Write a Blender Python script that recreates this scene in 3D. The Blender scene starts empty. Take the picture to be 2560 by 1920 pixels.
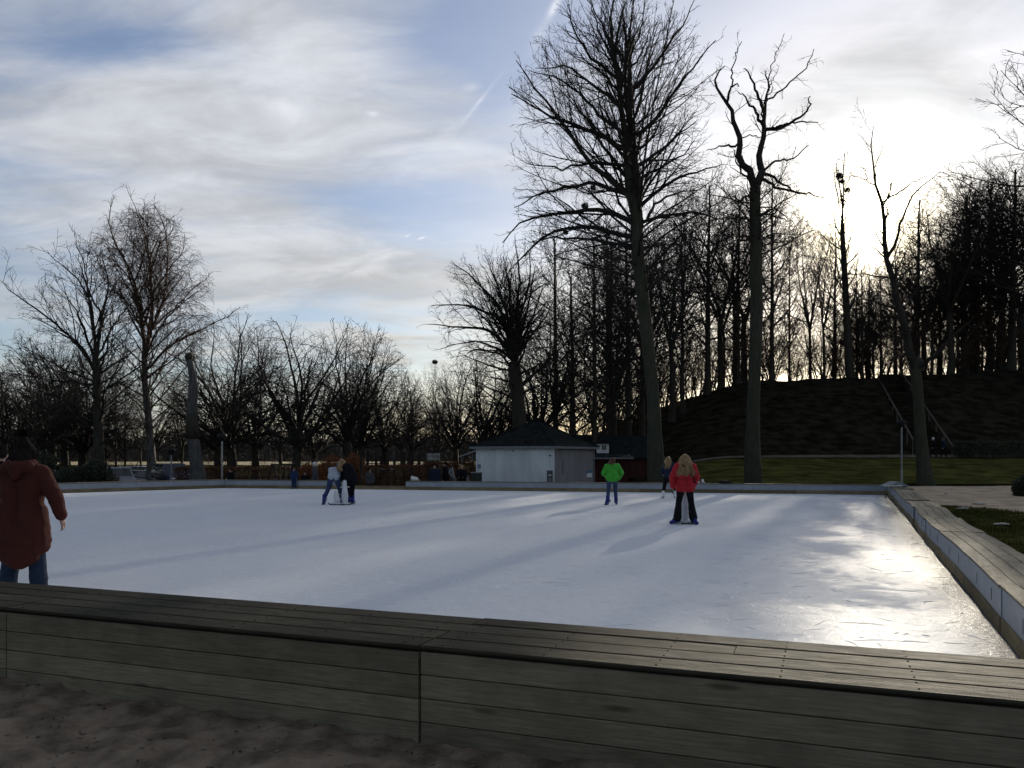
import bpy, bmesh, math, random
import numpy as np
from mathutils import Vector, Matrix
sc = bpy.context.scene
COL = sc.collection
PI = math.pi
random.seed(7)
# ------------------------------------------------------------------ camera
F, HOR, CH = 2050.0, 1138.0, 1.6          # focal length and horizon row in photo pixels, eye height in metres
cam_d = bpy.data.cameras.new('camera'); cam = bpy.data.objects.new('camera', cam_d); COL.objects.link(cam)
cam.location = (0, 0, CH); cam.rotation_euler = (PI/2, 0, 0)
cam_d.sensor_width = 36.0; cam_d.lens = F/2560*36.0; cam_d.shift_y = (HOR-960)/2560
cam_d.clip_start = 0.05; cam_d.clip_end = 5000
sc.camera = cam
def pw(x, y, Y): return np.array([(x-1280)/F*Y, Y, CH-(y-HOR)/F*Y])
def pX(x, Y): return (x-1280)/F*Y
def pZ(y, Y): return CH-(y-HOR)/F*Y
# ------------------------------------------------------------------ world and sun
SUN = Vector((0.431, 1.0, 0.2785)).normalized()
SUN_EL = math.asin(SUN.z); SUN_AZ = math.atan2(SUN.x, SUN.y)
sc.view_settings.view_transform = 'Standard'; sc.view_settings.look = 'None'
sc.view_settings.exposure = 0.9; sc.view_settings.gamma = 1.0; sc.view_settings.use_curve_mapping = False
sc.render.engine = 'CYCLES'
sc.cycles.max_bounces = 4; sc.cycles.diffuse_bounces = 2; sc.cycles.glossy_bounces = 2; sc.cycles.adaptive_threshold = 0.035
sc.cycles.transparent_max_bounces = 6; sc.cycles.sample_clamp_indirect = 6; sc.cycles.sample_clamp_direct = 30
sc.cycles.use_denoising = True; sc.cycles.denoising_prefilter = 'ACCURATE'
class NT:
    """small helper round a node tree"""
    def __init__(self, tree): self.t = tree; self.n = tree.nodes; self.l = tree.links
    def node(self, kind, **kw):
        nd = self.n.new(kind)
        for k, v in kw.items(): setattr(nd, k, v)
        return nd
    def put(self, sock, v):
        if hasattr(v, 'is_output') or isinstance(v, bpy.types.NodeSocket): self.l.new(v, sock)
        elif v is not None:
            if isinstance(v, (tuple, list)) and sock.type == 'RGBA' and len(v) == 3: v = (*v, 1)
            sock.default_value = v
    def math(self, op, a, b=None, c=None, clamp=False):
        nd = self.node('ShaderNodeMath', operation=op); nd.use_clamp = clamp
        self.put(nd.inputs[0], a)
        if b is not None: self.put(nd.inputs[1], b)
        if c is not None: self.put(nd.inputs[2], c)
        return nd.outputs[0]
    def vmath(self, op, a, b=None, out=0):
        nd = self.node('ShaderNodeVectorMath', operation=op); self.put(nd.inputs[0], a)
        if b is not None: self.put(nd.inputs[1], b)
        return nd.outputs['Value'] if op in ('DOT_PRODUCT', 'LENGTH') else nd.outputs[0]
    def scale(self, v, s):
        nd = self.node('ShaderNodeVectorMath', operation='SCALE'); self.put(nd.inputs[0], v); self.put(nd.inputs['Scale'], s); return nd.outputs[0]
    def mix(self, f, a, b, mode='MIX'):
        nd = self.node('ShaderNodeMix', data_type='RGBA', blend_type=mode); nd.clamp_factor = True
        self.put(nd.inputs[0], f); self.put(nd.inputs[6], a); self.put(nd.inputs[7], b); return nd.outputs[2]
    def ramp(self, v, lo, hi, a=0.0, b=1.0, smooth=True):
        nd = self.node('ShaderNodeMapRange', interpolation_type='SMOOTHSTEP' if smooth else 'LINEAR')
        self.put(nd.inputs[0], v); self.put(nd.inputs[1], lo); self.put(nd.inputs[2], hi); self.put(nd.inputs[3], a); self.put(nd.inputs[4], b)
        return nd.outputs[0]
    def noise(self, vec, scale, detail=4, rough=0.55, dist=0.0, out='Fac'):
        nd = self.node('ShaderNodeTexNoise'); self.put(nd.inputs['Vector'], vec)
        for k, v in (('Scale', scale), ('Detail', detail), ('Roughness', rough), ('Distortion', dist)): self.put(nd.inputs[k], v)
        return nd.outputs[out]
    def mapping(self, vec, scale=(1, 1, 1), rot=(0, 0, 0), loc=(0, 0, 0)):
        nd = self.node('ShaderNodeMapping'); self.put(nd.inputs[0], vec); self.put(nd.inputs['Scale'], scale); self.put(nd.inputs['Rotation'], rot); self.put(nd.inputs['Location'], loc)
        return nd.outputs[0]
    def bump(self, h, strength=0.3, dist=0.02, normal=None):
        nd = self.node('ShaderNodeBump'); self.put(nd.inputs['Height'], h); self.put(nd.inputs['Strength'], strength); self.put(nd.inputs['Distance'], dist)
        if normal is not None: self.put(nd.inputs['Normal'], normal)
        return nd.outputs[0]

SKY_STRENGTH = 0.1
world = bpy.data.worlds.new('World'); sc.world = world; world.use_nodes = True
w = NT(world.node_tree); w.n.clear()
sky = w.node('ShaderNodeTexSky', sky_type='NISHITA'); sky.sun_disc = False
sky.sun_elevation = SUN_EL; sky.sun_rotation = SUN_AZ
sky.altitude = 20; sky.air_density = 1.0; sky.dust_density = 1.0; sky.ozone_density = 1.5
tc = w.node('ShaderNodeTexCoord').outputs['Generated']
d = w.vmath('NORMALIZE', tc)
sep = w.node('ShaderNodeSeparateXYZ'); w.put(sep.inputs[0], d)
zc = w.math('MAXIMUM', sep.outputs[2], 0.0)
inv = w.math('DIVIDE', 1.0, w.math('ADD', zc, 0.16))
cx = w.math('MULTIPLY', sep.outputs[0], inv); cy = w.math('MULTIPLY', sep.outputs[1], inv)
comb = w.node('ShaderNodeCombineXYZ'); w.put(comb.inputs[0], cx); w.put(comb.inputs[1], cy)
plane = comb.outputs[0]
def pdir(x, y): return Vector(((x-1280)/F, 1.0, (HOR-y)/F)).normalized()
warp = w.noise(plane, 1.6, 3, 0.5, 0, 'Color')
warpv = w.scale(w.vmath('SUBTRACT', warp, (0.5, 0.5, 0.5)), 0.10)
dw = w.vmath('ADD', d, warpv)              # softly warped direction, so cloud edges are ragged
front = w.math('GREATER_THAN', sep.outputs[1], 0.02)
def tangent(v):                            # the sky as seen towards +Y: (x/y, z/y, 1)
    s_ = w.node('ShaderNodeSeparateXYZ'); w.put(s_.inputs[0], v); iy = w.math('DIVIDE', 1.0, w.math('MAXIMUM', s_.outputs[1], 0.02))
    return w.vmath('ADD', w.scale(w.vmath('MULTIPLY', v, (1, 0, 1)), iy), (0, 1, 0))
gw, g0 = tangent(dw), tangent(d)
def blob(x0, y0, x1, y1, width, wt, warped=True, sharp=1.0, acc=None):
    """elongated soft patch of sky between two directions; width in photo pixels"""
    a = Vector(((x0-1280)/F, (HOR-y0)/F)); b = Vector(((x1-1280)/F, (HOR-y1)/F)); c = (a+b)/2; t = b-a; L = max(t.length*0.5, 1e-3)/math.sqrt(sharp); t.normalize(); n = Vector((-t.y, t.x)); W = width/F/math.sqrt(sharp)
    g_ = gw if warped else g0
    u1 = w.vmath('DOT_PRODUCT', g_, (t.x/L, -t.dot(c)/L, t.y/L)); u2 = w.vmath('DOT_PRODUCT', g_, (n.x/W, -n.dot(c)/W, n.y/W))
    q = w.math('MULTIPLY_ADD', u1, u1, w.math('MULTIPLY', u2, u2))
    g = w.math('POWER', 0.36788, q)
    return w.math('MULTIPLY_ADD', g, wt, acc if acc is not None else 0.0)
n1 = w.noise(w.mapping(plane, (0.75, 1.35, 1), (0, 0, 0.25)), 1.5, 6, 0.58, 0.5)
n2 = w.noise(w.mapping(plane, (0.7, 2.2, 1), (0, 0, 0.12), (3.1, 1.7, 0)), 3.0, 5, 0.62, 0.9)
cover = w.math('ADD', w.math('MULTIPLY', n1, 0.75), w.math('MULTIPLY', n2, 0.35))
blobs = [(60, 250, 1000, 330, 170, .26), (560, 60, 1000, 150, 110, .16), (0, 560, 700, 620, 130, .12), (450, 640, 1300, 700, 95, .24),
         (1500, 330, 1900, 260, 150, .10), (120, 130, 560, 110, 70, -.32), (1000, 60, 1500, 60, 120, -.34), (1180, 190, 1300, 260, 90, -.18),
         (650, 470, 1250, 520, 42, -.13), (700, 815, 1080, 830, 16, -.32), (850, 905, 1060, 905, 16, -.28), (820, 865, 1060, 862, 14, .22),
         (1720, 60, 2200, 90, 120, -.10), (2000, 300, 2560, 330, 160, .30), (0, 420, 300, 480, 60, -.06), (880, 590, 1200, 560, 22, -.10)]
bsum = None
for bq in blobs: bsum = blob(*bq, acc=bsum)
cover = w.math('MULTIPLY_ADD', bsum, front, cover)
cov = w.ramp(cover, 0.35, 0.80, 0.12, 0.97)
cosang = w.vmath('DOT_PRODUCT', d, tuple(SUN))
fwd = w.math('POWER', w.math('MULTIPLY', w.math('ADD', cosang, 1.0), 0.5), 1.3)
kc = w.math('ADD', 0.18, w.math('MULTIPLY', fwd, 0.47))
n3 = w.noise(w.mapping(plane, (1, 1.6, 1), (0, 0, 0.3), (9, 2, 0)), 2.6, 5, 0.6, 0.6)
shade = w.ramp(n3, 0.28, 0.72, 0.80, 1.18)
kc = w.math('MULTIPLY', kc, shade)
low = w.ramp(zc, 0.0, 0.30, 1.0, 0.0)
ccol = w.mix(low, (0.90, 0.93, 0.995), (0.92, 0.92, 0.88))
warm = w.math('MULTIPLY', w.math('POWER', w.math('MAXIMUM', cosang, 0.0), 9.0), w.ramp(zc, 0.05, 0.34, 1.0, 0.0))
ccol = w.mix(warm, ccol, (0.96, 0.85, 0.60))
ccol = w.scale(ccol, kc)
puffs = None
for bq in [(650, 260, 760, 290, 30, .55), (920, 268, 945, 272, 9, .5), (1150, 205, 1190, 200, 14, .35), (1020, 565, 1030, 560, 3, .5), (1052, 575, 1072, 566, 3, .7)]:
    g = blob(*bq); puffs = g if puffs is None else w.math('ADD', puffs, g)
for bq in [(1400, -10, 1368, 52, 10, .60), (1368, 52, 1328, 130, 17, .34), (1245, 195, 1150, 315, 5, .45), (1180, 275, 1090, 355, 14, .22)]:
    g = blob(*bq, False, 1.2); puffs = w.math('ADD', puffs, w.math('MULTIPLY', g, w.ramp(n2, .3, .6, .45, 1.1)))
puffs = w.math('MULTIPLY', w.math('MULTIPLY', puffs, front), w.ramp(n3, .3, .6, .35, 1.0))
skyc = w.mix(1.0, sky.outputs[0], (0.74, 0.80, 0.95), 'MULTIPLY')
skyc = w.scale(skyc, SKY_STRENGTH)
col = w.mix(cov, skyc, ccol)
col = w.mix(puffs, col, w.scale((0.86, 0.88, 0.92), w.math('ADD', 0.35, w.math('MULTIPLY', fwd, 0.65))))
ang = w.math('ARCCOSINE', w.math('MINIMUM', cosang, 1.0))
def halo(deg, amp, p=2.0):
    return w.math('MULTIPLY', w.math('EXPONENT', w.math('MULTIPLY', w.math('POWER', w.math('DIVIDE', ang, math.radians(deg)), p), -1.0)), amp)
glow = w.math('ADD', halo(2.4, 8.0), w.math('ADD', halo(5.0, 0.45), halo(16.0, 0.10, 1.6)))
brightcloud = w.math('ADD', blob(2060, 430, 2420, 350, 70, .22), blob(2150, 490, 2560, 480, 60, .10))
col = w.vmath('ADD', col, w.scale((1.0, 0.86, 0.56), glow))
col = w.vmath('ADD', col, w.scale((1.0, 0.985, 0.95), w.math('MULTIPLY', brightcloud, front)))
bg = w.node('ShaderNodeBackground'); w.put(bg.inputs[0], w.scale(col, 0.65/SKY_STRENGTH)); bg.inputs[1].default_value = SKY_STRENGTH
out = w.node('ShaderNodeOutputWorld'); w.l.new(bg.outputs[0], out.inputs[0])
world.cycles.sampling_method = 'MANUAL'; world.cycles.sample_map_resolution = 1024
sun_d = bpy.data.lights.new('sun', 'SUN'); sun_d.energy = 5.0; sun_d.angle = math.radians(0.7); sun_d.color = (1.0, 0.90, 0.74)
sun_o = bpy.data.objects.new('sun', sun_d); COL.objects.link(sun_o); sun_o.location = (20, 40, 40)
sun_o.rotation_euler = (-SUN).to_track_quat('-Z', 'Y').to_euler()
# ------------------------------------------------------------------ helpers
def link(o, parent=None):
    COL.objects.link(o)
    if parent is not None: o.parent = parent
    return o
def np_mesh(name, V, Fq, smooth=False):
    V = np.asarray(V, dtype=np.float32).reshape(-1, 3); me = bpy.data.meshes.new(name)
    if isinstance(Fq, np.ndarray):
        k = Fq.shape[1]; nf = len(Fq)
        me.vertices.add(len(V)); me.vertices.foreach_set('co', V.ravel())
        me.loops.add(nf*k); me.loops.foreach_set('vertex_index', Fq.astype(np.int32).ravel())
        me.polygons.add(nf); me.polygons.foreach_set('loop_start', np.arange(0, nf*k, k, dtype=np.int32))
        me.polygons.foreach_set('use_smooth', np.full(nf, smooth, dtype=bool))
        me.update(calc_edges=True)
    else:
        me.from_pydata([tuple(map(float, v)) for v in V], [], Fq); me.update()
        if smooth: me.polygons.foreach_set('use_smooth', np.full(len(me.polygons), True))
    return me
def mobj(name, me, mat=None, parent=None, loc=None, rz=None):
    o = bpy.data.objects.new(name, me); link(o, parent)
    if mat is not None and not me.materials: me.materials.append(mat)
    if loc is not None: o.location = loc
    if rz is not None: o.rotation_euler = (0, 0, rz)
    return o
def tag(o, label, cat, group=None):
    o['label'] = label; o['category'] = cat
    if group: o['group'] = group
    return o
def thing(name, label, cat, loc=(0, 0, 0), rz=0, group=None):
    o = bpy.data.objects.new(name, None); o.empty_display_size = 0.2; link(o); o.location = loc; o.rotation_euler = (0, 0, rz)
    return tag(o, label, cat, group)
class MB:
    """collects closed shapes, builds them as one mesh"""
    def __init__(s): s.v = []; s.f = []
    def add(s, V, Fs):
        b = len(s.v); s.v += [tuple(float(c) for c in p) for p in V]; s.f += [tuple(int(i)+b for i in f) for f in Fs]; return s
    def box(s, x0, x1, y0, y1, z0, z1, M=None):
        V = [(x, y, z) for z in (z0, z1) for y in (y0, y1) for x in (x0, x1)]
        if M is not None: V = [tuple(M @ Vector(p)) for p in V]
        return s.add(V, [(0, 2, 3, 1), (4, 5, 7, 6), (0, 1, 5, 4), (2, 6, 7, 3), (0, 4, 6, 2), (1, 3, 7, 5)])
    def prism(s, poly, axis, a0, a1, M=None):
        """poly in the two other axes, extruded along axis"""
        n = len(poly); V = []
        for a in (a0, a1):
            for (p, q) in poly: V.append({'x': (a, p, q), 'y': (p, a, q), 'z': (p, q, a)}[axis])
        if M is not None: V = [tuple(M @ Vector(p)) for p in V]
        Fs = [tuple(range(n))[::-1], tuple(range(n, 2*n))] + [(i, (i+1) % n, n+(i+1) % n, n+i) for i in range(n)]
        return s.add(V, Fs)
    def tube(s, pts, rad, k=8, caps=True):
        pts = np.asarray(pts, float); m = len(pts); rad = np.broadcast_to(np.asarray(rad, float), (m,))
        V, Fq = tubes(pts[None], rad[None], k); b = len(s.v); s.add(V, Fq)
        if caps: s.f += [tuple(b+i for i in range(k))[::-1], tuple(b+(m-1)*k+i for i in range(k))]
        return s
    def ball(s, c, r, nu=12, nv=8):
        r = np.broadcast_to(np.asarray(r, float), (3,)); V = [(c[0], c[1], c[2]-r[2])]
        for j in range(1, nv):
            a = -PI/2+PI*j/nv
            for i in range(nu):
                t = 2*PI*i/nu; V.append((c[0]+r[0]*math.cos(a)*math.cos(t), c[1]+r[1]*math.cos(a)*math.sin(t), c[2]+r[2]*math.sin(a)))
        V.append((c[0], c[1], c[2]+r[2])); Fs = []; top = len(V)-1
        for i in range(nu):
            i2 = (i+1) % nu; Fs.append((0, 1+i2, 1+i)); Fs.append((top, 1+(nv-2)*nu+i, 1+(nv-2)*nu+i2))
            for j in range(nv-2): Fs.append((1+j*nu+i, 1+j*nu+i2, 1+(j+1)*nu+i2, 1+(j+1)*nu+i))
        return s.add(V, Fs)
    def cap(s, p0, r0, p1, r1, k=12):
        """tapered capsule"""
        p0 = np.asarray(p0, float); p1 = np.asarray(p1, float); t = p1-p0; L = np.linalg.norm(t)
        if L < 1e-6: return s.ball(p0, max(r0, r1))
        t = t/L; P = []; R = []
        for a in np.linspace(-PI/2, 0, 5): P.append(p0+t*r0*math.sin(a)); R.append(max(r0*math.cos(a), 1e-4))
        for a in np.linspace(0, PI/2, 5): P.append(p1+t*r1*math.sin(a)); R.append(max(r1*math.cos(a), 1e-4))
        return s.tube(P, R, k)
    def mesh(s, name, smooth=False): return np_mesh(name, s.v, s.f, smooth)
    def build(s, name, mat, parent=None, smooth=False, **kw): return mobj(name, s.mesh(name, smooth), mat, parent, **kw)
def tubes(P, R, k):
    """P (N,m,3) polylines, R (N,m) radii -> verts, quad faces"""
    N, m, _ = P.shape
    T = np.gradient(P, axis=1); T /= np.linalg.norm(T, axis=2, keepdims=True)+1e-9
    t0 = P[:, -1]-P[:, 0]; ref = np.where(np.abs(t0[:, 2:3]) > 0.75*np.linalg.norm(t0, axis=1, keepdims=True), np.array([[1., 0.13, 0.]]), np.array([[0., 0.1, 1.]]))
    n = np.cross(T, ref[:, None, :]); n /= np.linalg.norm(n, axis=2, keepdims=True)+1e-9
    b = np.cross(T, n); a = np.arange(k)*2*PI/k
    V = P[:, :, None, :]+R[:, :, None, None]*(np.cos(a)[None, None, :, None]*n[:, :, None, :]+np.sin(a)[None, None, :, None]*b[:, :, None, :])
    base = (np.arange(N)*m*k)[:, None, None]; j = (np.arange(m-1)*k)[None, :, None]; i = np.arange(k)[None, None, :]; i2 = (i+1) % k
    Fq = np.stack([base+j+i, base+j+i2, base+j+k+i2, base+j+k+i], axis=-1).reshape(-1, 4)
    return V.reshape(-1, 3), Fq
# ------------------------------------------------------------------ materials
def mat(name, col, rough=0.7, var=0.25, nscale=6.0, bump=0.0, bscale=40.0, bdist=0.01, spec=0.2, stretch=(1, 1, 1), col2=None, metallic=0.0, coords='Object', detail=5):
    m = bpy.data.materials.new(name); m.use_nodes = True; t = NT(m.node_tree); t.n.clear()
    o = t.node('ShaderNodeOutputMaterial'); p = t.node('ShaderNodeBsdfPrincipled'); t.l.new(p.outputs[0], o.inputs[0])
    co = t.node('ShaderNodeTexCoord').outputs[coords]; v = t.mapping(co, stretch)
    f = t.noise(v, nscale, detail, 0.6)
    a = tuple(c*(1-var) for c in col); b = tuple(min(c*(1+var), 1) for c in (col2 or col))
    c = t.mix(t.ramp(f, 0.3, 0.7), a, b); t.put(p.inputs['Base Color'], c)
    t.put(p.inputs['Roughness'], rough); t.put(p.inputs['Specular IOR Level'], spec); t.put(p.inputs['Metallic'], metallic)
    if bump: t.put(p.inputs['Normal'], t.bump(t.noise(v, bscale, 5, 0.65), bump, bdist))
    return m
def wood_mat(name, a, b, knots=True, rough=0.75, bump=0.35, lichen=None):
    """weathered plank, grain along local x; tone changes from plank to plank"""
    m = bpy.data.materials.new(name); m.use_nodes = True; t = NT(m.node_tree); t.n.clear()
    o = t.node('ShaderNodeOutputMaterial'); p = t.node('ShaderNodeBsdfPrincipled'); t.l.new(p.outputs[0], o.inputs[0])
    tcn = t.node('ShaderNodeTexCoord'); rnd = t.node('ShaderNodeObjectInfo').outputs['Random']
    off = t.node('ShaderNodeCombineXYZ'); t.put(off.inputs[0], t.math('MULTIPLY', rnd, 37.0)); t.put(off.inputs[1], t.math('MULTIPLY', rnd, 11.0))
    co = t.vmath('ADD', tcn.outputs['Object'], off.outputs[0])
    g = t.noise(t.mapping(co, (0.9, 16, 16)), 5.0, 6, 0.6, 0.6)
    g2 = t.noise(t.mapping(co, (2.2, 60, 60)), 6.0, 3, 0.6, 0.2)
    st = t.noise(co, 2.3, 4, 0.6)
    c = t.mix(t.ramp(g, 0.3, 0.72), a, b)
    c = t.mix(t.ramp(st, 0.35, 0.75, 0, 0.55), c, tuple(x*0.55 for x in a))
    if knots:
        vo = t.node('ShaderNodeTexVoronoi'); t.put(vo.inputs['Vector'], t.mapping(co, (1.3, 6.5, 6.5))); t.put(vo.inputs['Scale'], 1.0)
        c = t.mix(t.ramp(vo.outputs['Distance'], 0.05, 0.17, 0.75, 0.0), c, tuple(x*0.3 for x in a))
    if lichen: c = t.mix(t.ramp(t.noise(co, 7.0, 5, 0.7), 0.55, 0.7, 0, 0.6), c, lichen)
    c = t.mix(1.0, c, t.scale((1, 1, 1), t.math('ADD', 0.78, t.math('MULTIPLY', rnd, 0.45))), 'MULTIPLY')
    t.put(p.inputs['Base Color'], c); t.put(p.inputs['Roughness'], t.ramp(g, 0.3, 0.7, rough+0.1, rough-0.12)); t.put(p.inputs['Specular IOR Level'], 0.10)
    t.put(p.inputs['Normal'], t.bump(t.math('ADD', g, t.math('MULTIPLY', g2, 0.6)), bump, 0.006))
    return m
def ss(x, a, b):
    t = np.clip((np.asarray(x, float)-a)/(b-a), 0, 1); return t*t*(3-2*t)
_rs = np.random.RandomState(3)
_lat = _rs.rand(64, 64)
def vnoise(x, y):
    """smooth value noise on a 64x64 lattice"""
    x = np.asarray(x, float); y = np.asarray(y, float); xi = np.floor(x).astype(int); yi = np.floor(y).astype(int); fx = x-xi; fy = y-yi
    fx = fx*fx*(3-2*fx); fy = fy*fy*(3-2*fy); g = lambda a, b: _lat[a % 64, b % 64]
    return (g(xi, yi)*(1-fx)+g(xi+1, yi)*fx)*(1-fy)+(g(xi, yi+1)*(1-fx)+g(xi+1, yi+1)*fx)*fy
def fbm(x, y, o=4):
    s = 0; a = 0.5
    for i in range(o): s = s+a*(vnoise(x*2**i+i*7.3, y*2**i+i*3.1)-0.5); a *= 0.5
    return s
# ------------------------------------------------------------------ terrain
CREST_X = [-200, 2, 6, 11, 15.3, 18.9, 21.6, 24.9, 34, 53, 90, 200]
CREST_Z = [0.0, 0.05, 0.9, 2.8, 5.6, 7.3, 8.6, 9.3, 9.6, 10.4, 10.8, 10.0]
def gz(X, Y, rough=True):
    X = np.asarray(X, float); Y = np.asarray(Y, float)
    ramp = 1.35*ss(X, 6, 17)*np.clip((Y-44.0)/16, 0, 1)**1.1
    crest = np.interp(X, CREST_X, CREST_Z)
    s = np.clip((Y-61.5)/23.5, 0, 1); s = 0.85*s+0.15*ss(s, 0, 1)
    back = 1-ss(Y, 150, 230)
    z = ramp*back+np.maximum(crest*back-ramp, 0)*s
    z = z-0.10*(1-ss(Y, 40, 46))-0.02-(0.43*(1-ss(X, 8, 13))+0.28*ss(-X, 11, 17))*ss(Y, 38.5, 41)*(1-ss(Y, 92, 110))*(X < 13.5)
    if rough: z = z+fbm(X*0.35, Y*0.35)*(0.10+0.45*s*ss(crest, 1, 6))*ss(Y, 46, 52)
    return z
def gz1(X, Y): return float(gz(np.array([X]), np.array([Y]))[0])
def sheet(name, xs, ys, zf, m, smooth=True, mask=None):
    XX, YY = np.meshgrid(xs, ys); ZZ = zf(XX, YY); nx, ny = len(xs), len(ys)
    idx = np.arange(nx*ny).reshape(ny, nx); Fq = np.stack([idx[:-1, :-1], idx[:-1, 1:], idx[1:, 1:], idx[1:, :-1]], -1).reshape(-1, 4)
    V = np.stack([XX, YY, ZZ], -1).reshape(-1, 3)
    if mask is not None:
        k = mask(XX, YY).ravel()[Fq].all(axis=1); Fq = Fq[k]; used = np.unique(Fq); re = np.zeros(nx*ny, int); re[used] = np.arange(len(used)); V = V[used]; Fq = re[Fq]
    o = mobj(name, np_mesh(name, V, Fq, smooth), m); o['kind'] = 'structure'; return o
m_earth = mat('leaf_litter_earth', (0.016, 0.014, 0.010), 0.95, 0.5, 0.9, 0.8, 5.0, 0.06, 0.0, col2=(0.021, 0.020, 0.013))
m_lawn = mat('lawn_grass', (0.045, 0.046, 0.015), 0.95, 0.35, 0.8, 0.7, 14.0, 0.05, 0.0, col2=(0.062, 0.064, 0.018))
m_sandy = mat('beige_gravel_sand', (0.42, 0.33, 0.235), 0.95, 0.25, 1.1, 0.6, 18.0, 0.02, 0.0, col2=(0.44, 0.355, 0.26))
m_wet = mat('dark_damp_sand', (0.175, 0.138, 0.100), 0.95, 0.45, 4.0, 0.6, 60.0, 0.008, 0.05)
m_field = mat('pale_stubble_field', (0.20, 0.17, 0.10), 0.95, 0.25, 0.05, 0, 1, 0.1, 0.1)
m_hillfar = mat('far_hill_wood', (0.075, 0.080, 0.085), 1.0, 0.25, 0.02, 0, 1, 0.1, 0.0)
xs = np.concatenate([np.linspace(-900, -60, 22), np.linspace(-56, -10, 24), np.linspace(-8, 62, 64), np.linspace(66, 900, 26)])
ys = np.concatenate([np.linspace(-60, 40, 20), np.linspace(42, 112, 62), np.linspace(116, 240, 24), np.linspace(260, 2500, 20)])
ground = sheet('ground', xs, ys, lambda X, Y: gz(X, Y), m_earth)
lawn = sheet('lawn', np.linspace(11, 62, 70), np.linspace(44.6, 60.2, 32), lambda X, Y: gz(X, Y)+0.035+0.03*fbm(X*1.3, Y*1.3), m_lawn)
foot_path = sheet('foot_path', np.linspace(13, 62, 60), np.linspace(60.3, 62.2, 5), lambda X, Y: gz(X, Y, False)+0.10, mat('dull_path_gravel', (.11, .095, .075), .95, .25, 1.5, .4, 20, .02, 0.0))
# rink plan
def xr(Y): return 1.304+0.4195*Y                      # inner line of the right-hand boards
E_R = Vector((0.4195, 1.0)).normalized()             # along the right boards, away from the camera
N_R = Vector((E_R.y, -E_R.x))                        # outwards
C_FR = (15.19, 33.1); C_FL = (-14.0, 40.0); C_L = (-25.0, 28.1)
B0 = Vector((-0.538, 4.74)); BA = math.radians(-20.9); BE = Vector((math.cos(BA), math.sin(BA))); BN = Vector((-BE.y, BE.x))
gravel_path = sheet('gravel_path', np.linspace(2.5, 62, 110), np.linspace(-2, 44.9, 90), lambda X, Y: -0.05+0.03*fbm(X*0.8, Y*0.8)+0.012*fbm(X*4, Y*4), m_sandy,
                    mask=lambda X, Y: (X > xr(Y)+0.35) & (X < 62))
verge = sheet('grass_verge', np.linspace(3, 22, 130), np.linspace(2, 30, 170), lambda X, Y: -0.035+0.022*fbm(X*2.3, Y*2.3)+0.05*fbm(X*.5, Y*.5), m_lawn,
              mask=lambda X, Y: (X > xr(Y)+0.45) & (X < xr(Y)+0.6+np.clip(3.7-0.03*(Y-14), 0.2, 4)*np.clip((27.5-Y)/5, 0, 1)**0.6+1.6*fbm(X*.9, Y*.9)+0.8*fbm(X*3, Y*3)))
def sandz(X, Y):
    z = -0.06+0.085*fbm(X*1.5, Y*1.7)+0.13*np.abs(fbm(X*3.2+5, Y*4.0))+0.06*fbm(X*8, Y*10)+0.022*fbm(X*24, Y*24)
    return z
sand = sheet('sand_ground', np.linspace(-7, 4, 330), np.linspace(1.6, 7.6, 230), sandz, m_wet, mask=lambda X, Y: ((X-B0.x)*BN.x+(Y-B0.y)*BN.y) < 0.32)
rs = np.random.RandomState(21); n_ = 2600; cx_ = rs.uniform(-6, 3.5, n_); cy_ = rs.uniform(2.2, 6.8, n_); k_ = ((cx_-B0.x)*BN.x+(cy_-B0.y)*BN.y) < -.02; cx_, cy_ = cx_[k_], cy_[k_]; n_ = len(cx_)
Pc = []; 
aa = rs.rand(n_)*6.28; ll = .004+.016*rs.rand(n_)**3; zz = sandz(cx_, cy_)+.003; P_ = np.stack([np.stack([cx_-np.cos(aa)*ll, cy_-np.sin(aa)*ll, zz], 1), np.stack([cx_+np.cos(aa)*ll, cy_+np.sin(aa)*ll, zz+.004*rs.rand(n_)], 1)], 1); V, Fq = tubes(P_, np.stack([.002+.004*rs.rand(n_)]*2, 1), 4)
ch_ = mobj('grit', np_mesh('grit', V, Fq), mat('grit_and_bark', (.12, .095, .07), .95, .7, 9, spec=.0, col2=(.17, .15, .12)), sand); ch_['kind'] = 'stuff'
field = sheet('field', np.linspace(-260, 40, 8), np.linspace(132, 210, 4), lambda X, Y: 0.02+0*X, m_field)
water_m = mat('pale_fjord_water', (0.45, 0.50, 0.55), 0.18, 0.1, 0.2, 0.3, 1.5, 0.03, 0.5)
water = sheet('water', np.linspace(-260, 40, 8), np.linspace(112, 131, 4), lambda X, Y: 0.0+0*X, water_m)
far_hill = sheet('far_hill', np.linspace(-900, 300, 80), np.linspace(620, 900, 14), lambda X, Y: -1+(9+7*fbm(X*.006, Y*.004, 3)*2)*ss(Y, 620, 720), m_hillfar)
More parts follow.
